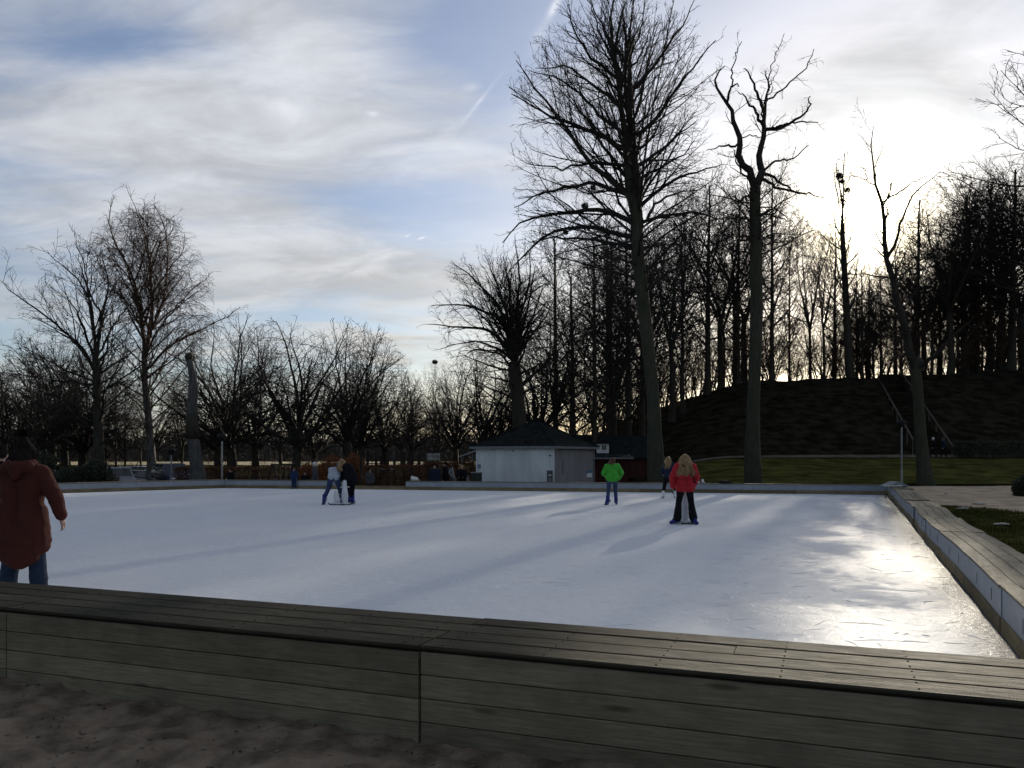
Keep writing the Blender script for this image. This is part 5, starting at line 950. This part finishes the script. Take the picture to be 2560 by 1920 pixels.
# ------------------------------------------------------------------ parked cars
m_tyre = mat('tyre', (.012, .012, .012), .9, .1, 5); m_lampg = mat('headlamp_glass', (.75, .77, .8), .08, .05, 3, spec=.8)
def car(x, ybase, Y, rz, col, lab, L=4.4, H_=1.5, suv=False, van=False):
    mp = mat('car_paint', col, .25, .05, 2, spec=.6); t = thing('parked_car', lab, 'car', (pX(x, Y), Y, gz1(pX(x, Y), Y)-.02), rz, 'cars parked behind the left boards'); W = .86
    h1 = .62*H_; zb = .28
    bodyp = [(-L/2, zb+.1), (-L/2+.05, h1), (-L/2+.1, h1+.05), (L*.20, h1+.05), (L/2-.25, h1-.12 if not suv else h1-.03), (L/2, h1-.32), (L/2, zb), (L/2-.1, zb-.05), (-L/2+.1, zb-.05)]
    b = MB(); n_ = len(bodyp); V = []
    for y_, sc_ in ((-W, .96), (-W*.93, 1), (W*.93, 1), (W, .96)): V += [(px_*(sc_ if abs(px_) > 1 else 1), y_, pz_ if sc_ == 1 else zb+(pz_-zb)*.93) for px_, pz_ in bodyp]
    Fs = [tuple(range(n_)), tuple(range(3*n_, 4*n_))[::-1]]+[(r*n_+i, (r+1)*n_+i, (r+1)*n_+(i+1) % n_, r*n_+(i+1) % n_) for r in range(3) for i in range(n_)]
    b.add(V, Fs); b.build('body', mp, t, False)
    r0, r1 = (-L/2+.12, L*.20) if (suv or van) else (-L/2+.5, L*.17); f0, f1 = (r0+.12, r1-.55) if (suv or van) else (r0+.55, r1-.75)
    cab = [(r0, h1+.05), (f0, H_-.03), (f0+.25, H_), (f1-.2, H_), (f1, H_-.03), (r1, h1+.05)]
    b = MB(); V = []; n_ = len(cab)
    for y_, kx in ((-1, 0), (1, 0)): V += [(px_, y_*(W*.94 if pz_ < h1+.1 else W*.76), pz_) for px_, pz_ in cab]
    b.add(V, [tuple(range(n_)), tuple(range(n_, 2*n_))[::-1]]+[(i, n_+i, n_+(i+1) % n_, (i+1) % n_) for i in range(n_)]); cb = b.build('cabin', mp, t)
    def win(pts, nm='window'):
        c_ = np.mean(np.array(pts), 0); nn = np.cross(np.array(pts[1])-np.array(pts[0]), np.array(pts[2])-np.array(pts[0])); nn /= np.linalg.norm(nn); nn *= np.sign(np.dot(nn, c_-np.array([0, 0, h1])))
        V = [np.array(p)+nn*.004 for p in pts]+[np.array(p)+nn*.012 for p in pts]; m_ = len(pts); MB().add(V, [tuple(range(m_))[::-1], tuple(range(m_, 2*m_))]+[(i, (i+1) % m_, m_+(i+1) % m_, m_+i) for i in range(m_)]).build(nm, m_glass, t)
    lerp = lambda a, b_, u: tuple(np.array(a)*(1-u)+np.array(b_)*u)
    for s_ in (-1, 1):
        A, B_, C_, D = (r0, s_*W*.94, h1+.05), (f0+.1, s_*W*.76, H_-.01), (f1-.1, s_*W*.76, H_-.01), (r1, s_*W*.94, h1+.05)
        win([lerp(lerp(A, D, .10), lerp(B_, C_, .10), .12), lerp(lerp(A, D, .10), lerp(B_, C_, .06), .86), lerp(lerp(A, D, .48), lerp(B_, C_, .48), .86), lerp(lerp(A, D, .48), lerp(B_, C_, .48), .12)])
        win([lerp(lerp(A, D, .52), lerp(B_, C_, .52), .12), lerp(lerp(A, D, .52), lerp(B_, C_, .52), .86), lerp(lerp(A, D, .90), lerp(B_, C_, .94), .86), lerp(lerp(A, D, .92), lerp(B_, C_, .90), .12)])
    A, B_, C_, D = (r1, -W*.94, h1+.05), (f1, -W*.76, H_-.03), (f1, W*.76, H_-.03), (r1, W*.94, h1+.05)
    win([lerp(lerp(A, D, .07), lerp(B_, C_, .05), .08), lerp(lerp(A, D, .07), lerp(B_, C_, .05), .93), lerp(lerp(A, D, .93), lerp(B_, C_, .95), .93), lerp(lerp(A, D, .93), lerp(B_, C_, .95), .08)], 'windscreen')
    for s_ in (-1, 1):
        MB().ball((L/2-.10, s_*W*.70, h1-.27), (.12, .20, .075), 10, 6).build('headlight', m_lampg, t, True)
        MB().box(r1-.35, r1-.2, s_*(W+.02)-.06, s_*(W+.02)+.06, h1+.08, h1+.2).build('mirror', mp, t)
        for xw in (-L*.31, L*.31):
            wh = MB().tube([(xw, s_*(W-.16), .31), (xw, s_*(W+.0), .31)], .31, 16).build('wheel', m_tyre, t); MB().tube([(xw, s_*(W+.002), .31), (xw, s_*(W+.02), .31)], [.20, .18], 12).build('rim', m_metal, wh)
    MB().box(L/2-.04, L/2+.015, -W*.42, W*.42, h1-.36, h1-.22).build('grille', m_blackm, t); MB().box(L/2-.08, L/2+.03, -W*.8, W*.8, zb, zb+.14).build('bumper', m_blackm, t); MB().box(L/2+.031, L/2+.04, -.25, .25, zb+.12, zb+.22).build('number_plate', m_wwall, t)
car(296, 1204, 50.0, -1.05, (.22, .23, .25), 'silver car with its front to the right, nearest the evergreen shrub', 4.3, 1.6, True)
car(338, 1202, 52.0, -.85, (.012, .013, .016), 'black saloon parked between the silver car and the birch trunk', 4.5, 1.4)
car(362, 1200, 57.5, -.7, (.035, .045, .06), 'dark blue-grey estate car parked behind the black saloon', 4.6, 1.6, True)
car(402, 1200, 55.5, -.8, (.05, .05, .05), 'dark grey car with a lit glint right of the birch trunk', 4.2, 1.5)
car(432, 1201, 53.0, -.9, (.022, .03, .055), 'dark blue van parked beside the brown hedge', 4.4, 1.8, True)
car(150, 1204, 51.0, -.9, (.03, .03, .032), 'dark car half hidden by shrubs next to the red coat', 4.3, 1.45)
# ------------------------------------------------------------------ people
def remesh(b, vox, smooth=3):
    o = bpy.data.objects.new('tmp', b.mesh('tmp')); COL.objects.link(o)
    m_ = o.modifiers.new('r', 'REMESH'); m_.mode = 'VOXEL'; m_.voxel_size = vox; m2 = o.modifiers.new('s', 'SMOOTH'); m2.iterations = smooth; m2.factor = .5
    me = bpy.data.meshes.new_from_object(o.evaluated_get(bpy.context.evaluated_depsgraph_get())); bpy.data.objects.remove(o); me.polygons.foreach_set('use_smooth', np.full(len(me.polygons), True)); return me
def displace(me, f):
    n_ = len(me.vertices); co = np.empty(n_*3); no = np.empty(n_*3); me.vertices.foreach_get('co', co); me.vertex_normals.foreach_get('vector', no); co = co.reshape(-1, 3); no = no.reshape(-1, 3); co = co+no*f(co)[:, None]; me.vertices.foreach_set('co', co.ravel()); me.update()
v3 = lambda *a: np.array(a, float)
def pose(**kw):
    """joints of an upright figure 1.68 m tall that faces +y; the caller moves some of them"""
    J = dict(pel=v3(0, 0, .92), waist=v3(0, 0, 1.06), chest=v3(0, 0, 1.26), neck=v3(0, .0, 1.42), head=v3(0, .02, 1.555))
    for s, n_ in ((-1, 'l'), (1, 'r')):
        J['sh'+n_] = v3(s*.175, 0, 1.37); J['el'+n_] = v3(s*.235, 0, 1.10); J['wr'+n_] = v3(s*.24, .06, .86); J['hip'+n_] = v3(s*.09, 0, .90); J['kn'+n_] = v3(s*.10, .02, .50); J['an'+n_] = v3(s*.11, 0, .10); J['toe'+n_] = v3(s*.13, .17, .04)
    for k_, v in kw.items(): J[k_] = np.array(v, float)
    return J
LAT = v3(1, 0, 0)
def hand(b, wr, el, side, s=1.0):
    d_ = wr-el; d_ /= np.linalg.norm(d_); up = v3(0, 1, 0); lat = np.cross(d_, up); lat /= np.linalg.norm(lat)+1e-9; fw = np.cross(lat, d_)
    p0 = wr+d_*.02*s; p1 = wr+d_*.085*s
    for k_ in (-.5, .5): b.cap(p0+fw*k_*.035*s, .018*s, p1+fw*k_*.05*s, .015*s, 8)
    for i, (o_, L) in enumerate(((-.036, .060), (-.012, .075), (.012, .080), (.036, .070))):
        q0 = p1+fw*o_*s; q1 = q0+(d_*.6-lat*side*.30)*L*.55*s; q2 = q1+(d_*.45-lat*side*.75)*L*.5*s; b.cap(q0, .0095*s, q1, .009*s, 6); b.cap(q1, .009*s, q2, .0075*s, 6)
    t0 = p0+fw*.03*s; t1 = t0+(fw*.8+d_*.6)*.04*s; b.cap(t0, .012*s, t1, .010*s, 6); b.cap(t1, .010*s, t1+(d_*.8+fw*.2)*.03*s, .008*s, 6)
def torso(b, J, add, low='pel', wid=1.0):
    for s in (-1, 1):
        b.cap(J['chest']+LAT*s*.085*wid, .105+add, J['waist']+LAT*s*.07*wid, .095+add); b.cap(J['waist']+LAT*s*.07*wid, .095+add, J['pel']+LAT*s*.075*wid, .105+add); b.cap(J['chest']+LAT*s*.07*wid, .11+add, J['neck']+(J['chest']-J['neck'])*.45+LAT*s*.05, .070+add)
    b.cap(J['shl'], .07+add*.8, J['shr'], .07+add*.8)
def body_mesh(J, vox):
    b = MB(); torso(b, J, -.012)
    hd = J['head']; b.ball(hd+v3(0, 0, .012), (.077, .095, .108), 14, 10); b.cap(hd+v3(0, .05, -.07), .040, hd+v3(0, .015, -.03), .065); b.cap(hd+v3(0, .09, .005), .014, hd+v3(0, .112, -.028), .017)   # skull, jaw, nose
    for s in (-1, 1): b.ball(hd+v3(s*.078, .0, -.01), (.012, .022, .032), 6, 5); b.ball(hd+v3(s*.032, .083, .02), .016, 6, 5)
    b.cap(hd+v3(-.02, .09, -.06), .010, hd+v3(.02, .09, -.06), .010)
    b.cap(J['neck']-v3(0, 0, .03), .055, hd-v3(0, .01, .08), .05)
    for n_, s in (('l', -1), ('r', 1)):
        b.cap(J['sh'+n_], .052, J['el'+n_], .040); b.cap(J['el'+n_], .040, J['wr'+n_], .027); hand(b, J['wr'+n_], J['el'+n_], s)
        b.cap(J['hip'+n_], .082, J['kn'+n_], .055); b.cap(J['kn'+n_], .055, J['an'+n_]+v3(0, 0, .02), .038); b.cap(J['an'+n_], .042, J['toe'+n_], .03)
    return remesh(b, vox, 2)
m_skin = mat('skin', (.40, .25, .19), .55, .1, 12, spec=.35)
M_ = {}
def cm(name, col, rough=.8, var=.15, bump=.25, bs=40):
    if name not in M_: M_[name] = mat(name, col, rough, var, 8, bump, bs, .004, .06 if max(col) < .06 else .2)
    return M_[name]
def person(label, x, Y, J, rz=0, H_=1.68, jacket=None, trousers=None, skates=None, hair=None, extra=None, vox=.016, z0=0.0, group=None, X=None):
    """jacket=(material, looseness, hem joint height, quilt), trousers=(material, looseness, flare), skates=material, hair=(material, length, kind)"""
    k_ = H_/1.68; t = thing('person', label, 'person', ((pX(x, Y) if X is None else X), Y, z0), rz, group); t.scale = (k_,)*3
    mobj('body', body_mesh(J, vox), m_skin, t)
    if trousers:
        b = MB(); mt, ad, fl_ = trousers
        for n_ in 'lr':
            b.cap(J['hip'+n_], .092+ad, J['kn'+n_], .064+ad); b.cap(J['kn'+n_], .064+ad, J['an'+n_]+v3(0, 0, .06), .050+ad+fl_)
        for s in (-1, 1): b.cap(J['pel']+LAT*s*.07, .112+ad*.6, J['waist']+LAT*s*.06, .100+ad*.3)
        b.cap(J['hipl'], .10+ad, J['hipr'], .10+ad); me = remesh(b, vox, 2); displace(me, lambda c: .006*fbm(c[:, 0]*9+c[:, 1]*7, c[:, 2]*16)*2); mobj('trousers', me, mt, t)
    if jacket:
        mt, ad, hem, quilt = jacket; b = MB(); torso(b, J, ad)
        if hem is not None:
            for s in (-1, 1): b.cap(J['pel']+LAT*s*.075, .11+ad, np.array(hem)+LAT*s*.085, .125+ad)
        for n_ in 'lr':
            b.cap(J['sh'+n_], .066+ad*.9, J['el'+n_], .058+ad*.9); w_ = J['el'+n_]+(J['wr'+n_]-J['el'+n_])*.90; b.cap(J['el'+n_], .058+ad*.9, w_, .046+ad*.7)
        b.cap(J['neck']-v3(0, 0, .06), .070+ad*.4, J['neck']+v3(0, -.005, -.005), .062+ad*.2)
        me = remesh(b, vox, 2); displace(me, lambda c: .007*fbm(c[:, 0]*8+c[:, 1]*8, c[:, 2]*10)*2+(quilt*np.abs(np.sin(c[:, 2]*PI/.085)) if quilt else 0)); mobj('jacket', me, mt, t)
    if skates:
        for n_, s in (('l', -1), ('r', 1)):
            a, to = J['an'+n_], J['toe'+n_]; fwd = to-a; fwd = fwd/np.linalg.norm(fwd); f2 = fwd.copy()
            b = MB(); b.cap(a+v3(0, 0, .14)-f2*.01, .066, a+v3(0, 0, .0), .060); b.cap(a-fwd*.045, .050, to+fwd*.0, .042); b.cap(a+v3(0, 0, .06), .062, (a+to)/2+v3(0, 0, .035), .05)
            sk_ = mobj('skate', remesh(b, .013, 2), skates, t)
            dn = np.cross(np.cross(fwd, v3(0, 0, -1)), fwd); dn /= np.linalg.norm(dn); sd = np.cross(fwd, dn)*.006; h0 = a-fwd*.10+dn*.045; h1 = to+fwd*.06+dn*.035; h2 = to+fwd*.05+dn*.085; h3 = a-fwd*.09+dn*.095
            MB().add([h0-sd, h1-sd, h2-sd, h3-sd, h0+sd, h1+sd, h2+sd, h3+sd], [(0, 1, 2, 3), (7, 6, 5, 4), (0, 4, 5, 1), (1, 5, 6, 2), (2, 6, 7, 3), (3, 7, 4, 0)]).build('blade', m_metal, sk_)
    else:
        for n_ in 'lr':
            a, to = J['an'+n_], J['toe'+n_]; b = MB(); b.cap(a-v3(0, .03, .03), .055, to, .045); b.cap(a+v3(0, 0, .04), .052, a-v3(0, 0, .03), .056); mobj('shoe', remesh(b, .014, 2), m_blackm, t)
    if hair:
        mh, ln, kind = hair[:3]; spr, sx_ = hair[3:5] if len(hair) > 3 else (1.5, 0.0); hd = J['head']; b = MB()
        if kind in ('long', 'short'):
            b.ball(hd+v3(0, -.012, .028), (.089, .100, .107), 14, 10)
            if kind == 'long': b.cap(hd+v3(0, -.04, 0), .082, hd+v3(sx_*.3, -.10, -ln*.55), .085); b.cap(hd+v3(sx_*.3, -.10, -ln*.5), .085, hd+v3(sx_*.8, -.13, -ln), .065)
            me = remesh(b, .014, 2); r = np.random.RandomState(int(abs(x)) % 97); V = np.array([v.co[:] for v in me.vertices]); Fp = [tuple(p.vertices) for p in me.polygons]
            if kind == 'long':
                n_ = 220; a = r.uniform(-PI*1.02, PI*.02, n_); p0 = hd+np.stack([.088*np.cos(a), .085*np.sin(a)-.01, .03+.06*r.rand(n_)], 1); L = ln*r.uniform(.8, 1.2, n_); sp = r.normal(spr, .25, n_); P = [p0]
                for j in range(1, 6): u = j/5; P.append(np.stack([hd[0]+(p0[:, 0]-hd[0])*(1+(sp-1)*u*1.2)+sx_*u+.012*np.sin(u*5+a*9), p0[:, 1]-(.13*np.clip(-np.sin(a), 0, 1)+.03)*u**.7+.01*np.cos(u*6+a*5), p0[:, 2]-(L+.06)*u], 1))
                Vt, Ft = tubes(np.stack(P, 1), np.tile([[.009, .010, .010, .009, .007, .003]], (n_, 1)), 4); b2 = len(V); V = np.concatenate([V, Vt]); Fp = Fp+[tuple(int(i)+b2 for i in f) for f in Ft]; bpy.data.meshes.remove(me); me = np_mesh('hair', V, Fp, True)
            mobj('hair', me, mh, t)
        else:   # knitted hat or hood
            b.ball(hd+v3(0, -.01, .045), (.098, .112, .105), 14, 10); b.cap(hd+v3(0, -.01, .03), .10, hd+v3(0, -.015, -.0), .10); mobj('hat' if kind == 'hat' else 'hood', remesh(b, .014, 2), mh, t)
    if extra: extra(t, J)
    return t
c_red = cm('red_puffer', (.36, .016, .026), .7); c_green = cm('green_puffer', (.045, .32, .03), .7); c_black = cm('black_wool', (.010, .010, .013)); c_navy = cm('navy_cloth', (.018, .024, .045)); c_jean = cm('blue_denim', (.035, .055, .115), .85)
c_djean = cm('dark_denim', (.020, .032, .060), .85); c_rust = cm('rust_parka', (.066, .018, .013), .9, .12, .3, 25); c_pale = cm('pale_blue_shirt', (.36, .40, .46)); c_blond = cm('blond_hair', (.30, .20, .10), .45, .3, .2, 60); c_brown = cm('brown_hair', (.085, .048, .028), .45, .3, .2, 60)
c_dark = cm('dark_hair', (.014, .011, .010), .95, .3, .2, 60); c_skate = cm('blue_skate', (.020, .028, .17), .5); c_wskate = cm('white_skate', (.68, .68, .68), .4); c_hood = cm('grey_blue_hood', (.055, .075, .10)); c_grey = cm('grey_cloth', (.07, .07, .075)); c_white = cm('white_wool', (.6, .6, .58)); c_bl = cm('child_blue', (.012, .028, .075))
# red-coated person close on the left
Jm = pose(anl=(-.16, .0, .10), anr=(.155, .03, .10), knl=(-.135, .02, .50), knr=(.135, .03, .50), toel=(-.20, .16, .04), toer=(.21, .18, .04), elr=(.365, -.02, 1.10), wrr=(.39, .05, .86), ell=(-.33, .02, 1.10), wrl=(-.33, .14, .90), shr=(.20, -.01, 1.36), shl=(-.20, 0, 1.36), head=(0, .05, 1.545))
def coat(t, J):
    b = MB(); torso(b, J, .042, wid=1.08)
    for s in (-1, 1): b.cap(J['pel']+LAT*s*.10, .165, v3(s*.13, -.01, .62), .165); b.cap(v3(s*.12, -.03, .62), .165, v3(s*.09, -.05, .50), .13)
    b.cap(v3(0, -.03, .70), .17, v3(0, -.055, .47), .14)
    for n_ in 'lr': b.cap(J['sh'+n_], .092, J['el'+n_], .080); b.cap(J['el'+n_], .080, J['el'+n_]+(J['wr'+n_]-J['el'+n_])*.80, .066)
    me = remesh(b, .014, 2); displace(me, lambda c: .012*fbm(c[:, 0]*5+c[:, 1]*6, c[:, 2]*7)*2+.010*fbm(c[:, 0]*14, c[:, 2]*18+c[:, 1]*9)*2-.010*np.exp(-(c[:, 0]/.012)**2)*(c[:, 1] < 0)-.008*np.exp(-((c[:, 2]-.60)/.014)**2)); co = mobj('coat', me, c_rust, t)
    b = MB(); b.cap(v3(-.10, -.085, 1.425), .078, v3(.10, -.085, 1.425), .078); b.cap(v3(-.115, -.03, 1.46), .058, v3(-.10, .07, 1.46), .045); b.cap(v3(.115, -.03, 1.46), .058, v3(.10, .07, 1.46), .045); b.cap(v3(0, -.11, 1.42), .085, v3(0, -.13, 1.345), .06); me = remesh(b, .013, 3); displace(me, lambda c: .008*fbm(c[:, 0]*12, c[:, 2]*12)*2); mobj('hood', me, c_rust, co)
    b = MB(); hd = J['head']; b.ball(hd+v3(0, -.005, .035), (.105, .115, .125), 14, 10); b.cap(hd+v3(0, -.02, .10), .085, hd+v3(-.012, -.02, .185), .045); b.cap(hd+v3(0, -.05, -.02), .115, hd+v3(0, -.06, -.06), .12); me = remesh(b, .012, 2); displace(me, lambda c: .008*fbm(c[:, 0]*30+c[:, 1]*20, c[:, 2]*30)*2); ht = mobj('hat', me, c_dark, t)
    r = np.random.RandomState(3); n_ = 260; d_ = r.normal(size=(n_, 3)); d_ /= np.linalg.norm(d_, axis=1, keepdims=True); c = hd+v3(-.015, -.02, .24); P = np.stack([c+d_*.005, c+d_*.05*r.uniform(.7, 1.1, (n_, 1))], 1); V, Fq = tubes(P, np.tile([[.008, .004]], (n_, 1)), 4); mobj('pompom', np_mesh('pompom', V, Fq), c_dark, ht)
    V = []; n_ = 150; a = r.uniform(-PI*.95, -PI*.05, n_); p0 = hd+np.stack([.10*np.cos(a), .10*np.sin(a)*.6, .02+.05*r.rand(n_)], 1); P = [p0]
    for j in range(1, 5): u = j/4; P.append(p0+np.stack([np.cos(a)*.08*u, -.03*u+0*a, -.17*u+0*a], 1)+r.normal(0, .004, (n_, 3)))
    V, Fq = tubes(np.stack(P, 1), np.tile([[.011, .012, .011, .008, .003]], (n_, 1)), 4); mobj('hair', np_mesh('hair', V, Fq), c_dark, t)
    for n_ in 'lr': MB().tube([J['an'+n_]+v3(0, 0, .16), J['an'+n_]+v3(0, .0, .125), J['an'+n_]+v3(0, 0, .10)], [.085, .092, .085], 14).build('trouser_cuff', c_djean, t, True)
person('person in a long rust-red parka and pompom hat standing on the ice at the left', 57, 9.06, Jm, 0, 1.73, None, (c_djean, .022, .018), None, None, coat, .013)
person('mostly hidden person in dark clothes beyond the rust-red parka at the left edge', 1, 11.2, pose(), .3, 1.74, (c_black, .03, None, 0), (c_black, .01, 0), None, (c_dark, .05, 'short'))
# red puffer skater
Jr = pose(anl=(-.19, -.02, .10), anr=(.19, .0, .10), knl=(-.15, .03, .50), knr=(.15, .04, .50), toel=(-.33, .06, .045), toer=(.25, -.14, .045), ell=(-.29, .03, 1.12), elr=(.28, .05, 1.12), wrl=(-.27, .10, .88), wrr=(.25, .22, .92), head=(0, .05, 1.54))
def strap(t, J): MB().tube([(-.10, -.155, 1.42), (.02, -.168, 1.30), (.12, -.165, 1.16), (.20, -.12, 1.04), (.22, -.02, .98)], .014, 6).build('bag_strap', c_black, t); 
person('skater in a red puffer jacket and flared black trousers seen from behind', 1713, 18.96, Jr, 0, 1.64, (c_red, .030, (0, 0, .90), .006), (c_black, .008, .045), c_skate, (c_blond, .34, 'long', 2.3, 0.0), strap, .014)
# green puffer skater, leaning
Jg = pose(pel=(0, 0, .90), waist=(.0, .08, 1.03), chest=(.01, .20, 1.20), neck=(.03, .28, 1.33), head=(.05, .34, 1.45), shl=(-.16, .22, 1.28), shr=(.20, .24, 1.29), ell=(-.27, .16, 1.05), elr=(.32, .16, 1.06), wrl=(-.20, .34, .98), wrr=(.25, .36, .86), anl=(-.17, -.10, .14), knl=(-.12, .10, .50), toel=(-.24, -.05, -.0), knr=(.12, .14, .50), anr=(.12, .0, .10), toer=(.16, .16, .045))
person('skater in a bright green puffer jacket leaning forward, in jeans', 1531, 26.4, Jg, 0, 1.62, (c_green, .030, (0, .02, .93), .006), (c_jean, .006, .0), c_skate, (c_brown, .40, 'long', 1.25, -.17), None, .015)
Jd = pose(pel=(0, 0, .90), chest=(.0, .10, 1.22), neck=(.0, .15, 1.37), head=(-.01, .19, 1.49), waist=(0, .04, 1.04), shl=(-.165, .12, 1.31), shr=(.165, .12, 1.31), ell=(-.24, .12, 1.06), elr=(.25, .14, 1.06), wrl=(-.2, .28, .95), wrr=(.2, .3, .95), anl=(-.24, -.04, .10), knl=(-.17, .08, .49), toel=(-.27, .13, .04), anr=(.22, .06, .10), knr=(.17, .12, .50), toer=(.27, .22, .04), hipl=(-.09, 0, .88), hipr=(.09, 0, .88))
person('blond skater in black with white skates striding near the far boards', 1673, 30.4, Jd, 0, 1.60, (c_navy, .03, None, 0), (c_black, .012, .004), c_wskate, (c_blond, .30, 'long', 1.8, -.05), None, .015)
# bending pair
Jp = pose(pel=(0, 0, .90), waist=(.0, .14, 1.00), chest=(.0, .32, 1.10), neck=(.02, .46, 1.16), head=(.04, .56, 1.22), shl=(-.19, .38, 1.13), shr=(.19, .38, 1.13), ell=(-.20, .44, .86), elr=(.16, .48, .86), wrl=(-.06, .46, .62), wrr=(.10, .55, .64), anl=(-.27, -.22, .16), knl=(-.18, -.03, .52), toel=(-.32, -.20, .02), anr=(.24, .02, .10), knr=(.16, .12, .52), toer=(.33, .16, .04), hipl=(-.10, 0, .88), hipr=(.10, 0, .88))
person('skater in a pale shirt, grey hood and jeans bending over', 835, 26.7, Jp, 0, 1.66, (c_pale, .03, None, 0), (c_jean, .012, .004), c_skate, (c_hood, .1, 'hood'), None, .015)
Jk = pose(pel=(.06, .0, .90), waist=(.0, .05, 1.04), chest=(-.10, .10, 1.20), neck=(-.19, .14, 1.30), head=(-.27, .18, 1.36), shl=(-.22, .20, 1.22), shr=(-.02, .0, 1.26), ell=(-.26, .26, .98), elr=(-.10, .05, 1.0), wrl=(-.28, .34, .76), wrr=(-.24, .16, .80), hipl=(.0, 0, .88), hipr=(.14, 0, .88), knl=(-.02, -.02, .50), knr=(.11, .02, .50), anl=(-.03, -.02, .10), anr=(.10, .03, .10), toel=(-.20, -.02, .045), toer=(-.03, .08, .045))
person('blond skater in a long black coat bending towards the pale-shirted one', 873, 26.7, Jk, 0, 1.66, (c_black, .045, (.06, 0, .78), 0), (c_black, .006, 0), c_skate, (c_blond, .22, 'long'), None, .015)
# white plastic skating aids: upright seal-like supports on a sled
m_aid = mat('white_plastic', (.62, .63, .65), .35, .06, 4)
def aid(x, Y, rz, lab, h=.92, lean=.0, z=0):
    t = thing('skating_aid', lab, 'skating aid', (pX(x, Y), Y, z), rz); b = MB(); b.cap((0, 0, .10), .10, (0, 0, .35*h), .115); b.cap((0, 0, .35*h), .115, (lean, .02, .72*h), .075); b.cap((lean, .02, .72*h), .075, (lean, .02, .90*h), .065); mobj('body', remesh(b, .015, 3), m_aid, t)
    MB().cap((-.14, .0, .70*h), .016, (.14, .0, .70*h), .016, 8).build('handle', m_aid, t, True)
    for s in (-1, 1): MB().tube([(s*.11, .26, .06), (s*.11, .20, .018), (s*.11, -.24, .018), (s*.11, -.30, .03)], .018, 6).build('runner', m_blackm, t)
    MB().box(-.125, .125, -.22, .18, .03, .075).build('base', m_aid, t)
aid(1712, 19.25, .0, 'tall white skating aid between the legs of the red-jacketed skater', 1.0); aid(862, 26.45, .4, 'tall white skating aid held by the black-coated skater', .82); aid(843, 26.4, 1.2, 'small white skating aid leaning under the pale-shirted skater', .46, -.05); aid(1168, 41.4, 0, 'white skating aid standing off the ice left of the kiosk', 1.05, 0, -.44)
# child at the far boards and onlookers
Jc = pose(ell=(-.20, .08, 1.12), elr=(.20, .08, 1.12), wrl=(-.12, .22, 1.05), wrr=(.12, .22, 1.05))
person('small child in a blue snowsuit standing on the ice by the far boards', 735, 39.0, pose(), PI, .98, (c_bl, .06, None, 0), (c_bl, .03, 0), None, (c_brown, .1, 'short'), None, .02)
on = [(577, 43.5, 1.60, c_black, c_dark, 'short', 'onlooker in black standing behind the far boards near the left lamp post', 2.6), (763, 41.5, 1.30, c_black, c_dark, 'short', 'dark-clad child behind the boards right of the blue child', 3.0), (787, 42.2, 1.76, c_grey, c_white, 'hat', 'onlooker in grey with a white hat behind the far boards', 2.0), (925, 43.0, 1.35, c_grey, c_brown, 'short', 'person in grey in front of the hedge in the rink opening', 3.3),
      (1087, 41.3, 1.68, c_navy, c_dark, 'short', 'person in dark clothes furthest left of the group by the kiosk', 3.1), (1114, 41.8, 1.80, c_black, c_dark, 'short', 'tall dark figure in the middle of the group by the kiosk', 1.4), (1155, 41.2, 1.64, c_black, c_blond, 'long', 'long-haired person in black beside the standing skating aid', 3.0)]
for x, Y, H_, cj, ch, kd, lab, rz in on: person(lab, x, Y, Jc if x in (1155, 763) else pose(), rz, H_, (cj, .04, (0, 0, .82), 0), (c_black, .01, 0), None, (ch, .25, kd), None, .022, gz1(pX(x, Y), Y))
for x, rz, cj, lab in [(2333, 1.2, c_black, 'walker in black with a pale cap on the path below the hill'), (2359, 1.4, c_navy, 'walker in dark blue on the path, right of the other walker')]:
    Jw = pose(anl=(-.10, .22, .10), knl=(-.1, .18, .5), toel=(-.11, .38, .05), anr=(.1, -.25, .14), knr=(.1, .04, .5), toer=(.11, -.10, .03)); person(lab, x, 61.2, Jw, rz, 1.50, (cj, .04, None, 0), (c_black, .01, 0), None, (c_white if x == 2333 else c_grey, .1, 'hat'), None, .022, gz1(pX(x, 61.2), 61.2)+.08)
